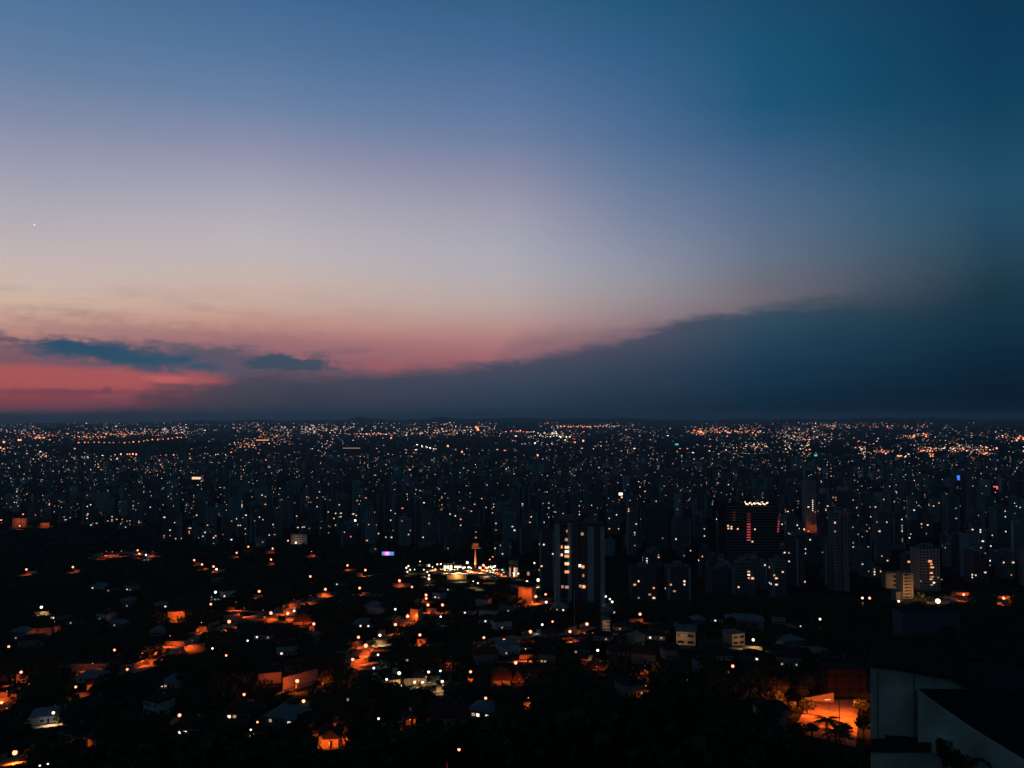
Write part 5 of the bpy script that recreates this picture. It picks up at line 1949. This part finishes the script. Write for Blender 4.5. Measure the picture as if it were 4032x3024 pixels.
def gable_building():
    d0 = 118.0

    def slab(pts, y, thick, mt, o, name, lean=0.0):
        b = MB()
        base = o.location
        fr = [on_plane(*pq(x, yy), y) for x, yy in pts]
        f = [(p.x - base.x, p.y - base.y, p.z - base.z) for p in fr]
        bk = [(p[0] + lean, p[1] + thick, p[2]) for p in f]
        b.face(f[::-1], mt)
        b.face(bk, mt)
        n = len(f)
        for i in range(n):
            j = (i + 1) % n
            b.face((f[i], f[j], bk[j], bk[i]), mt)
        return b.build(name, o)

    g = on_plane(*pq(915, 735), d0)
    o = thing('gabled_building', (g.x, d0, g.z))
    # tall rear wing, its top edge falling to the right
    slab([(915, 60), (1200, 98), (1450, 140), (1630, 174), (1757, 262), (1757, 330), (1400, 330), (1400, 720), (915, 733)], d0, 9.0, m_oldwhite, o, 'wall', 5.0)
    # front wing: rake running down to the right
    slab([(1318, 268), (1400, 332), (1760, 585), (2100, 792), (2230, 870), (2230, 1100), (1290, 1100), (1290, 700), (1318, 690)], d0 - 1.6, 1.4, m_oldwhite, o, 'gable_wall', .9)
    # roofs
    slab([(1322, 262), (1330, 250), (2300, 262), (2300, 900), (2230, 862), (2100, 780), (1765, 575), (1405, 325)], d0 - .6, 14.0, m_slate, o, 'roof', 6.0)
    slab([(905, 52), (915, 38), (1230, 70), (1640, 140), (1800, 262), (1757, 254), (1630, 166), (1450, 132), (1200, 89)], d0 - .9, 12.0, m_slate, o, 'roof', 6.0)
    # dark eave slab over the lower storey; its face stands for the eave's shadow
    slab([(905, 738), (1430, 730), (1430, 772), (905, 778)], d0 - 3.2, 4.0, m_slate, o, 'eave_shadow_slab', 2.2)
    slab([(918, 780), (1640, 778), (1640, 1100), (918, 1100)], d0 - 2.6, 3.0, m_oldwhite, o, 'lower_wall', 1.8)
    # coping along the rear wall, aerial, gutter pipe, vent
    slab([(915, 50), (1200, 88), (1450, 130), (1630, 164), (1760, 254), (1757, 262), (1630, 174), (1450, 140), (1200, 98), (915, 60)], d0 - .25, .5, m_conc, o, 'coping')
    for xx, ww in ((1286, 7), (980, 4)):
        slab([(xx, 100), (xx + ww, 100), (xx + ww, 728), (xx, 728)], d0 - .2, .2, m_grey, o, 'gutter_pipe')
    for xa, xb, ya, yb in ((1000, 1060, 300, 372), (1120, 1180, 318, 388)):
        slab([(xa, ya), (xb, ya + 6), (xb, yb + 6), (xa, yb)], d0 - .08, .1, m_glass, o, 'window') if False else None
    b_ = MB()
    pa = on_plane(*pq(1500, 60), d0 + 3)
    q0 = Vector((pa.x - g.x, 3, pa.z - g.z))
    b_.tube(q0 - Vector((0, 0, 3)), q0 + Vector((0, 0, 1.6)), .05, .04, m_steel, 5)
    for t in range(5):
        b_.tube(q0 + Vector((-.5, 0, .5 + .25 * t)), q0 + Vector((.5, 0, .5 + .25 * t)), .025, .025, m_steel, 4)
    b_.build('aerial', o)
    slab([(1060, 640), (1240, 652), (1430, 690), (1425, 716), (1230, 690), (1050, 660)], d0 - .5, .4, m_dark, o, 'pipe_ledge')
    # arched window, dark with a pale rim
    b = MB()
    c = on_plane(*pq(1845, 905), d0 - 2.1)
    base = o.location
    r0 = 82 * d0 / F / 2.143
    n = 14
    for i in range(n):
        a0, a1 = math.pi * i / n, math.pi * (i + 1) / n
        p = [(math.cos(a) * r, math.sin(a) * r * .75) for a, r in ((a0, r0), (a1, r0), (a1, r0 * 1.08), (a0, r0 * 1.08))]
        for yy in (0, ):
            b.face([(c.x - base.x + q[0], c.y - base.y - .1, c.z - base.z + q[1]) for q in p], m_dark)
            b.face([(c.x - base.x + q[0], c.y - base.y + .45, c.z - base.z + q[1]) for q in p[::-1]], m_dark)
            b.face([(c.x - base.x + q[0], c.y - base.y + t, c.z - base.z + q[1]) for q, t in ((p[3], -.1), (p[2], -.1), (p[2], .45), (p[3], .45))], m_dark)
            b.face([(c.x - base.x + q[0], c.y - base.y + t, c.z - base.z + q[1]) for q, t in ((p[1], -.1), (p[0], -.1), (p[0], .45), (p[1], .45))], m_dark)
    b.build('arch', o)
    tag(o, 'building', 'x', label='large white gabled building with dark roofs in the lower right corner')
    KEEP.append((3427, 2620, 4040, 2940))
    # shrubs against it
    for x, y, dd, s in ((1560, 800, d0 - 5, .42), (1680, 880, d0 - 6, .5), (1530, 720, d0 - 4.5, .3)):
        p = on_plane(*pq(x, y), dd)
        t = thing('shrub', (p.x, dd, ground_h(p.x, dd)))
        hh = p.z - ground_h(p.x, dd)
        b = MB()
        b.tube((0, 0, -1), (0, 0, hh), .15, .08, m_bark, 6)
        b.build('stem', t)
        put('crown', CROWNS[3], t, (0, 0, hh), 0, (s * .8, s * .8, s))
        tag(t, 'shrub', 'dark shrub against the white gabled building', 'shrubs by the gabled building', at=(pq(x, y)))


gable_building()
# replace the first palm by ones placed by their crowns
for ob in [q for q in bpy.data.objects if q.name.startswith('palm_tree')]:
    for chd in list(ob.children):
        bpy.data.objects.remove(chd)
    THINGS[:] = [t for t in THINGS if t[0] != ob]
    bpy.data.objects.remove(ob)
place_palm(550, 505, 165, .95)
place_palm(625, 605, 150, .9)
place_palm(425, 560, 172, .5)
KEEP.append((*pq(430, 420), *pq(760, 700)))

# mast in the dark middle ground
g = on_ground(*px(7, 541, 575))
o = thing('flagpole', (g.x, g.y, g.z))
b = MB()
b.tube((0, 0, -1), (0, 0, 430 * g.y / F / 2.194), .22, .08, m_white, 7)
b.build('pole', o)
b = MB()
b.ball((0, 0, 430 * g.y / F / 2.194), .3, m_white)
b.build('finial', o)
tag(o, 'flagpole', 'x', label='tall thin pale pole rising between two orange lamps')
keep(7, 530, 300, 552, 575)


def sign(c, x0, x1, y0, y1, mt, lb, r=None):
    u0, v0 = px(c, x0, y0)
    u1, v1 = px(c, x1, y1)
    g = on_ground((u0 + u1) / 2, v1 + 10)
    k = g.y / F
    w, h = (u1 - u0) * k, (v1 - v0) * k
    p = on_plane((u0 + u1) / 2, v1, g.y)
    o = thing('lit_sign', (g.x, g.y, g.z))
    b = MB()
    b.box((0, .4, -3), (w * .3, .5, p.z - g.z + 3.2), m_steel)
    b.build('post', o)
    b = MB()
    b.box((0, .3, p.z - g.z - .4), (w + .8, .8, h + .8), m_dark)
    b.build('frame', o)
    b = MB()
    b.box((0, -.3, p.z - g.z), (w, .3, h), mt)
    b.build('panel', o)
    tag(o, 'sign', 'x', label=lb)
    KEEP.append((u0 - 2, v0 - 2, u1 + 2, v1 + 2))


sign(4, 1624, 1658, 597, 640, g_blue, 'small bright blue illuminated sign high among the right-hand towers')
sign(4, 1945, 1990, 690, 716, g_red, 'red illuminated sign right of the blue one')
sign(3, 1410, 1438, 322, 335, g_green, 'tiny green illuminated sign in the far city')
sign(4, 400, 425, 416, 430, g_green, 'small pale green sign in the far right city')
sign(1, 1650, 1748, 611, 630, g_winw, 'long bright yellow lit sign on the left of the city')
sign(3, 842, 955, 747, 768, FARG[1], 'long glaring white lit canopy in the middle of the city')
sign(2, 0, 110, 287, 296, g_wino, 'long thin orange-pink lit strip in the far left city')
sign(2, 750, 900, 358, 364, g_wind, 'long thin dim yellow strip in the far city')
sign(3, 1768, 1845, 656, 666, g_wind, 'dim warm lit eave among the right-hand towers')
sign(4, 1620, 1720, 628, 640, m_conc, 'pale roof edge beside the blue sign') if False else None

# ------------------------------------------------------------------ the random mass of towers
def vstart(u):
    tab = [(-200, 2050), (400, 2075), (700, 2130), (900, 2165), (1400, 2180), (1560, 2165), (2100, 2190), (2180, 2340), (2700, 2400), (3300, 2400), (3420, 2400), (4300, 2380)]
    for (a, va), (b, vb) in zip(tab, tab[1:]):
        if u <= b:
            return va + (vb - va) * (u - a) / (b - a)
    return 2380


rn = random.Random(11)
cells = []
step = 44
y = 640
while y < 4300:
    x = -0.72 * y
    while x < 0.72 * y:
        X, Y = x + rn.uniform(-12, 12), y + rn.uniform(-12, 12)
        x += step
        p = 0.8 if Y < 2300 else 0.5
        if rn.random() > p:
            continue
        z = ground_h(X, Y)
        u, vb = project((X, Y, z))
        if vb > vstart(u) or u < -120 or u > 4150:
            continue
        h = rn.choice((14, 20, 26, 34, 40, 45, 48, 52, 58, 62, 70, 80)) * rn.uniform(.85, 1.1)
        if u < 700:
            h *= .75
        if Y > 2600:
            h *= .8
        w = rn.uniform(13, 22)
        cells.append((Y, X, z, w, h))
    y += step
cells.sort()
kept = 0
stuff = MB()
sg = MB()
wall_plain = [mat('far_wall_dark', (0.09, 0.11, 0.12), noise_amt=.3, scale=.03), mat('far_wall_mid', (0.18, 0.22, 0.235), noise_amt=.3, scale=.03), mat('far_wall_pale', (0.32, 0.39, 0.41), noise_amt=.2, scale=.03), mat('far_wall_brown', (.15, .14, .13), noise_amt=.3, scale=.03)]
MAXT = 262
for (Y, X, z, w, h) in cells:
    d = w * rn.uniform(.7, 1.1)
    yaw = rn.choice((0, .15, -.2, .35, -.35, .08, .5))
    hw = (w * .75) * F / Y
    u, vb = project((X, Y - d / 2, z))
    _, vt = project((X, Y - d / 2, z + h))
    bad = False
    if blocked(u - hw, vt, u + hw, vb):
        # shrink low ones beneath what must stay visible
        for hh in (h * .55, h * .3):
            _, vt = project((X, Y - d / 2, z + hh))
            if not blocked(u - hw, vt, u + hw, vb):
                h = hh
                break
        else:
            if any(a < u + hw and c > u - hw and vt < dd and vb > b_ and Y < 3000 for a, b_, c, dd in KEEP):
                bad = True
    for (a, b_, c, dd, yy) in TOWERS:
        if u + hw > a and u - hw < c and abs(Y - yy) < 30:
            bad = True
    if bad and Y < 1900:
        continue
    wi = rn.choices((0, 1, 2, 3), (5, 3, 1.3, 1.5))[0]
    lits = rn.choices((0, 1, 2, 3, 4, 5, 7, 10), (1, 1.5, 2.5, 2.5, 2, 2, 1.5, .8))[0]
    if kept < MAXT:
        kept += 1
        tower(X, Y, w, d, h, yaw, FAC[wi], rn.choice((0, 0, 1, 2, 3)), lits, rn, detail=True)
    else:
        stuff.box((X, Y, z - 5), (w, d, h + 5), wall_plain[wi], yaw, True)
        if rn.random() < .7:
            stuff.box((X, Y, z + h), (w * .35, d * .35, 3.5), wall_plain[0], yaw, True)
        cy, sy = math.cos(yaw), math.sin(yaw)
        n = lits if Y < 2600 else int(lits * .8)
        s = (2.9 + 1.2 * max(0, (2400 - Y) / 1400)) * Y / F * rn.uniform(.36, .62)
        colx = rn.choice((-.35, 0, .3))
        stack = rn.random() < .25
        for i in range(n):
            a = (colx if stack and rn.random() < .7 else rn.uniform(-.42, .42)) * w
            zz = rn.uniform(.12, .95) * h
            if not stack:
                zz = max(2, round(zz / 3) * 3)
            k = rn.choices((0, 1, 2, 3, 4), (2.2, 1.0, .8, 4.5, 4.5))[0]
            sg.box((X + a * cy + (d / 2 + .15) * sy, Y + a * sy - (d / 2 + .15) * cy, z + zz - s / 2), (s * rn.choice((.8, 1, 1, 1.7)), .3, s * .85), FARG[k], yaw)
o = stuff.build('distant_towers')
o['kind'] = 'stuff'
tag(o, 'towers', 'x', label='mass of distant grey towers and blocks filling the middle of the city')
sg_towers = sg

# ------------------------------------------------------------------ the far city: low blocks and their lights
rn = random.Random(33)
blk = MB()
lit = sg_towers


from mathutils import noise as MN


def cn(u, v):
    a = MN.noise(Vector((u * .006, v * .03, 1.3))) + .6 * MN.noise(Vector((u * .022, v * .09, 7.3))) + .5 * MN.noise(Vector((u * .05, v * .22, 3.3)))
    return max(0.0, min(1.0, .42 + .85 * a))


def dens(u, v):
    if v < 1700:
        d = 1.0
        if 1000 < u < 2900:
            d *= .6
        if u > 3100:
            d *= .6
        lim = 1660 + (4 if u > 3300 else 0)
        if v < lim:
            d *= .1
    elif v < 1790:
        d = .9
        if 280 < u < 880 and 1738 < v < 1792:
            d = .0
        if 1500 < u < 2000 and 1722 < v < 1765:
            d = .15
    elif v < 1900:
        d = .62
    else:
        d = .36
    return d * (.06 + 1.1 * cn(u, v) ** 1.5)


nl = 0
while nl < 3300:
    u = rn.uniform(-30, 4060)
    t = rn.random()
    v = 1657 + 243 * t ** 1.5 if rn.random() < .8 else rn.uniform(1800, 1990)
    if v < 1663 or rn.random() > dens(u, v):
        continue
    g = on_ground(u, v, 10 if v > 1690 else 14)
    Y = g.y
    s = (2.6 if v > 1760 else 2.05) * Y / F * rn.choice((.5, .55, .65, .75, .9, 1, 1.4))
    w = rn.uniform(14, 40) * (1 if Y < 8000 else 1.6)
    h = (10 if v > 1690 else 14) + s
    if rn.random() < .55:
        blk.box((g.x + rn.uniform(-.3, .3) * w, Y + w * .5 + .4, g.z - 6), (w, w, h + 6), wall_plain[rn.choices((0, 1, 2), (5, 3, 1))[0]], 0, True)
    co = cn(u * 1.7 + 300, v * 1.3)
    k = rn.choices((0, 1, 2, 3, 4), (2.0, .8, .4 + 2.6 * co, 4.5, 5.0))[0]
    lit.box((g.x, Y, g.z + h - s * 1.2), (s * rn.choice((1, 1, 1.3, 2.0)), .6, s * .8), FARG[k], 0)
    nl += 1
for (u, v, k, s) in EXTRA:
    g = on_ground(u, v, 9)
    q = s * 4.2 * g.y / F
    lit.box((g.x, g.y, g.z + 9 - q / 2), (q, q, q), {'O': FARG[2], 'W': FARG[1], 'R': g_red}.get(k, FARG[0]), .4)
# rows and clumps that read as lit streets
for c, x0, x1, y0, y1, n, kk in ((1, 650, 1500, 200, 262, 150, 2), (1, 1300, 1650, 165, 250, 60, 1), (1, 100, 650, 200, 290, 60, 2), (1, 600, 950, 400, 520, 50, 0), (1, 1500, 2000, 380, 500, 40, 0), (1, 2000, 2212, 270, 380, 40, 2),
                              (1, 340, 440, 390, 450, 24, 0), (2, 0, 900, 140, 250, 190, 0), (2, 0, 300, 220, 300, 40, 2), (2, 1100, 2212, 145, 260, 160, 0), (2, 850, 1500, 225, 250, 40, 2), (3, 100, 500, 215, 275, 60, 1), (3, 380, 1000, 160, 185, 70, 2),
                              (3, 1500, 2212, 150, 250, 130, 2), (3, 1560, 1700, 210, 250, 30, 2), (3, 2010, 2212, 300, 370, 40, 0), (4, 0, 550, 140, 370, 150, 0), (4, 430, 620, 145, 185, 30, 2), (4, 700, 1350, 150, 200, 45, 2), (4, 1140, 1400, 230, 290, 40, 2), (4, 1250, 1450, 340, 400, 30, 2),
                              (4, 1480, 1920, 330, 400, 120, 0), (4, 1600, 1900, 360, 385, 50, 2), (4, 1800, 1990, 395, 425, 20, 2), (4, 880, 1080, 370, 410, 26, 2), (4, 795, 850, 330, 450, 40, 0), (4, 1980, 2212, 200, 330, 30, 2)):
    for i in range(n):
        x = rn.gauss((x0 + x1) / 2, (x1 - x0) / 3.6)
        yv = rn.gauss((y0 + y1) / 2, (y1 - y0) / 4.5)
        u, v = px(c, x, yv)
        v = max(v, 1663 + rn.uniform(-1, 6))
        g = on_ground(u, v, 11)
        s = 2.2 * g.y / F * rn.choice((.55, .7, .9, 1.2))
        k = kk if rn.random() < .5 else rn.choice((0, 1, 2, 3, 3, 3))
        lit.box((g.x, g.y, g.z + 11 - s / 2), (s * rn.choice((1, 1.4, 2.0)), .6, s * .8), FARG[k], 0)
        if rn.random() < .3:
            blk.box((g.x, g.y + 10, g.z - 6), (22, 18, 17 + s), wall_plain[0], 0, True)
o = blk.build('distant_houses')
o['kind'] = 'stuff'
tag(o, 'houses', 'x', label='carpet of distant low blocks reaching the hills on the horizon')
o = lit.build('distant_city_lights')
o['kind'] = 'stuff'
tag(o, 'city lights', 'x', label='thousands of tiny warm city lights scattered below the horizon')

# plain dark houses among the trees
rn = random.Random(55)
cnt = 0
hpl = []
tries = 0
while cnt < 68 and tries < 12000:
    tries += 1
    u, v = (rn.uniform(60, 3300), rn.uniform(2290, 2940)) if cnt < 46 else (rn.uniform(1900, 3200), rn.uniform(2400, 2640))
    if v < vstart(u) + 50 or (u > 2500 and v > 2640) or (u > 2000 and v > 2760):
        continue
    g = on_ground(u, v)
    w = rn.uniform(9, 15)
    d = rn.uniform(8, 12)
    hw = w * .6 * F / g.y
    if blocked(u - hw, v - 6 * F / g.y, u + hw, v) or any((g.x - a) ** 2 + (g.y - b) ** 2 < 330 for a, b in hpl):
        continue
    litp = tuple(rn.choice((None, None, None, None, g_wind, g_winc)) for _ in range(3))
    house(g.x, g.y + d / 2, w, d, rn.choice((3.2, 3.4, 6.2)), rn.uniform(-.6, .6), rn.choice((m_cream, m_white, m_grey)), rn.choice((m_tile, m_slate, m_slate, m_tin)), 1, litp, at=(u, v))
    KEEP.append((u - hw * .45, v - 6.5 * F / g.y, u + hw * .45, v - 2 * F / g.y))
    hpl.append((g.x, g.y))
    cnt += 1

# ------------------------------------------------------------------ trees on the hillside
rn = random.Random(77)
random.seed(78)
nt_ = 0
tries = 0
placed = []
while nt_ < 300 and tries < 30000:
    tries += 1
    u = rn.uniform(-60, 4090)
    v = rn.choice((rn.uniform(2180, 2500), rn.uniform(2350, 3060), rn.uniform(2350, 3060)))
    if v < vstart(u) + 25:
        continue
    g = on_ground(u, v)
    if g.y < 125:
        continue
    s = rn.uniform(.85, 1.6) * (1.0 if v < 2700 else .8)
    rad = 4.6 * s * F / g.y
    vt = v - 10.2 * s * F / g.y
    if blocked(u - rad * .85, vt, u + rad * .85, v - 2.5 * s * F / g.y):
        continue
    if any((g.x - a) ** 2 + (g.y - b) ** 2 < (4.2 * (s + c)) ** 2 for a, b, c in placed):
        continue
    placed.append((g.x, g.y, s))
    tree(g.x, g.y, s, rn.randrange(5))
    nt_ += 1

# woodland too dense to count
def woodland():
    rn = random.Random(99)
    b = MB()
    n = 0
    tries = 0
    while n < 5200 and tries < 60000:
        tries += 1
        u = rn.uniform(-60, 4090)
        v = rn.uniform(2110, 3050)
        if v < vstart(u) - 40:
            continue
        g = on_ground(u, v)
        if g.y < 120:
            continue
        s = rn.uniform(2.0, 5.6)
        rad = s * F / g.y
        if blocked(u - rad, v - 1.5 * rad, u + rad, v):
            continue
        n += 1
        for i in range(44 if g.y < 500 else (26 if g.y < 800 else 16)):
            d = Vector((rn.gauss(0, 1), rn.gauss(0, 1), rn.gauss(0, 1))).normalized() * s * rn.uniform(.75, 1.1)
            p = Vector((g.x + d.x, g.y + d.y, g.z + s * .5 + d.z * .8))
            a = Vector((rn.uniform(-1, 1), rn.uniform(-1, 1), rn.uniform(-1, 1))).normalized()
            t = a.orthogonal().normalized()
            w = a.cross(t)
            q = s * rn.uniform(.22, .42)
            b.face((p - t * q, p + w * q * .7, p + t * q, p - w * q * .7), m_leaf)
    for i in range(2600):
        u = rn.uniform(-60, 4090)
        v = rn.uniform(vstart(u) - 35, 2430)
        if v < vstart(u) - 35:
            continue
        g = on_ground(u, v)
        s = rn.uniform(4.5, 8.0)
        rad = s * F / g.y
        if blocked(u - rad, v - 1.2 * rad, u + rad, v):
            continue
        for k in range(26):
            d = Vector((rn.gauss(0, 1), rn.gauss(0, 1), abs(rn.gauss(0, 1)))).normalized() * s * rn.uniform(.8, 1.1)
            p = Vector((g.x + d.x, g.y + d.y, g.z + d.z * .8))
            a = Vector((rn.uniform(-1, 1), rn.uniform(-1, 1), rn.uniform(-1, 1))).normalized()
            t = a.orthogonal().normalized()
            w = a.cross(t)
            q = s * rn.uniform(.25, .42)
            b.face((p - t * q, p + w * q * .7, p + t * q, p - w * q * .7), m_leaf)
    # wooded ridge and parks in the city
    for i in range(2600):
        if i < 1700:
            x, y = rn.gauss(-2950, 560), rn.gauss(6150, 300)
        elif i < 2200:
            x, y = rn.gauss(-500, 500), rn.gauss(7100, 250)
        else:
            u = rn.uniform(0, 2200)
            g = on_ground(u, vstart(u) - rn.uniform(5, 60))
            x, y = g.x, g.y
        z = ground_h(x, y)
        s = rn.uniform(6, 12) if i < 2200 else rn.uniform(3, 6)
        for k in range(10):
            p = Vector((x + rn.gauss(0, s), y + rn.gauss(0, s), z + rn.uniform(0, s)))
            a = Vector((rn.uniform(-1, 1), rn.uniform(-1, 1), rn.uniform(-1, 1))).normalized()
            t = a.orthogonal().normalized()
            w = a.cross(t)
            q = s * rn.uniform(.4, .7)
            b.face((p - t * q, p + w * q * .7, p + t * q, p - w * q * .7), m_leaf)
    o = b.build('woodland')
    o['kind'] = 'stuff'
    tag(o, 'woodland', 'x', label='dense dark undergrowth and woodland covering the hillside and ridge')


woodland()

# ------------------------------------------------------------------ the air
HAZE = 3.6e-5
hz = MB()
hz.box((0, 25000, -600), (76000, 56000, 1020), None)
hz.mats = []
hm = bpy.data.materials.new('haze_air')
hm.use_nodes = True
hn = hm.node_tree
hn.nodes.clear()
pv = hn.nodes.new('ShaderNodeVolumePrincipled')
pv.inputs['Color'].default_value = (0.42, 0.74, 0.98, 1)
pv.inputs['Density'].default_value = HAZE
pv.inputs['Anisotropy'].default_value = 0.4
ho = hn.nodes.new('ShaderNodeOutputMaterial')
hn.links.new(pv.outputs[0], ho.inputs['Volume'])
me = bpy.data.meshes.new('haze')
me.from_pydata(hz.v, [], hz.f)
me.materials.append(hm)
hazeo = put('haze', me)
hazeo['kind'] = 'stuff'
hazeo['label'] = 'thin evening haze over the far city and hills'
hazeo['category'] = 'haze'

# ------------------------------------------------------------------ labels
LAND = [('the mast monument', 1872, 2200), ('the LED billboard', 1529, 2177), ('the orange retaining wall', 1190, 2650), ('the twin slab tower', 2283, 2210),
        ('the pink-lit office block', 2966, 2060), ('the blue sign', 3772, 1880), ('the big floodlight', 3693, 2362), ('the gabled building', 3720, 2800),
        ('the orange courtyard', 3250, 2800), ('the tall pale pole', 2262, 2470), ('the yellow-lit wooded ridge', 400, 2185), ('the cold white lamp', 850, 2330),
        ('the glowing round treetop', 560, 2580), ('the pale gabled house', 610, 2790), ('the low orange-lit house', 1288, 2925), ('the beige block', 2710, 2520),
        ('the red-roofed lit house', 1190, 2450), ('the green-lit white house', 190, 2820), ('the dark left park', 250, 2060), ('the long yellow sign', 775, 1883),
        ('the white canopy', 2425, 1945), ('the red sign', 3921, 1920), ('the ribbed offices', 1178, 2125), ('the slim tower with light row', 3194, 1990),
        ('the villa with garden lights', 1640, 2680), ('the lower dark woods', 2500, 2900), ('the lower left lamp', 60, 2960), ('the steep orange bend', 700, 2520),
        ('the lit street chain', 1717, 1980), ('the tiny green sign', 2665, 1750), ('the wooded ridge', 600, 1765), ('the bright spire lights', 1878, 1690)]
ORD = ['nearest', 'second nearest', 'third nearest', 'fourth nearest', 'fifth nearest', 'sixth nearest', 'seventh nearest', 'eighth nearest', 'ninth nearest', 'tenth nearest']
ORDW = {i: w for i, w in enumerate('eleventh twelfth thirteenth fourteenth fifteenth sixteenth seventeenth eighteenth nineteenth twentieth'.split(), 10)}
bpy.context.view_layer.update()
import collections
LC = collections.Counter(t[2] for t in THINGS if not t[3])
bins = {}
for (o, cat, look, label, at) in THINGS:
    if label:
        o['label'] = label
        continue
    if LC[look] == 1 and len(look.split()) > 4:
        o['label'] = look
        continue
    if at is None:
        p = o.location
        at = project((p.x, p.y, p.z + (25 if cat == 'tower' else 4)))
    best = min(LAND, key=lambda L: (L[1] - at[0]) ** 2 + ((L[2] - at[1]) * 1.4) ** 2)
    dx, dy = at[0] - best[1], at[1] - best[2]
    if abs(dx) > 1.6 * abs(dy):
        rel = 'left of' if dx < 0 else 'right of'
    elif abs(dy) > 1.6 * abs(dx):
        rel = 'above' if dy < 0 else 'below'
    else:
        rel = ('upper ' if dy < 0 else 'lower ') + ('left of' if dx < 0 else 'right of')
    bins.setdefault((look, best[0], rel), []).append((math.hypot(dx, dy), o))
for (look, land, rel), lst in bins.items():
    lst.sort(key=lambda t: t[0])
    for i, (_, o) in enumerate(lst):
        if len(lst) == 1:
            o['label'] = '%s, %s %s' % (look, rel, land)
        else:
            o['label'] = '%s, %s %s %s' % (look, ORD[i] if i < 10 else ORDW.get(i, 'farthest') + ' nearest', rel, land)
        w = o['label'].split()
        if len(w) > 16:
            o['label'] = ' '.join(w[:16])
print('LIGHTS', n_light[0], 'TOWERS', kept, 'TREES', nt_, 'HOUSES', cnt)
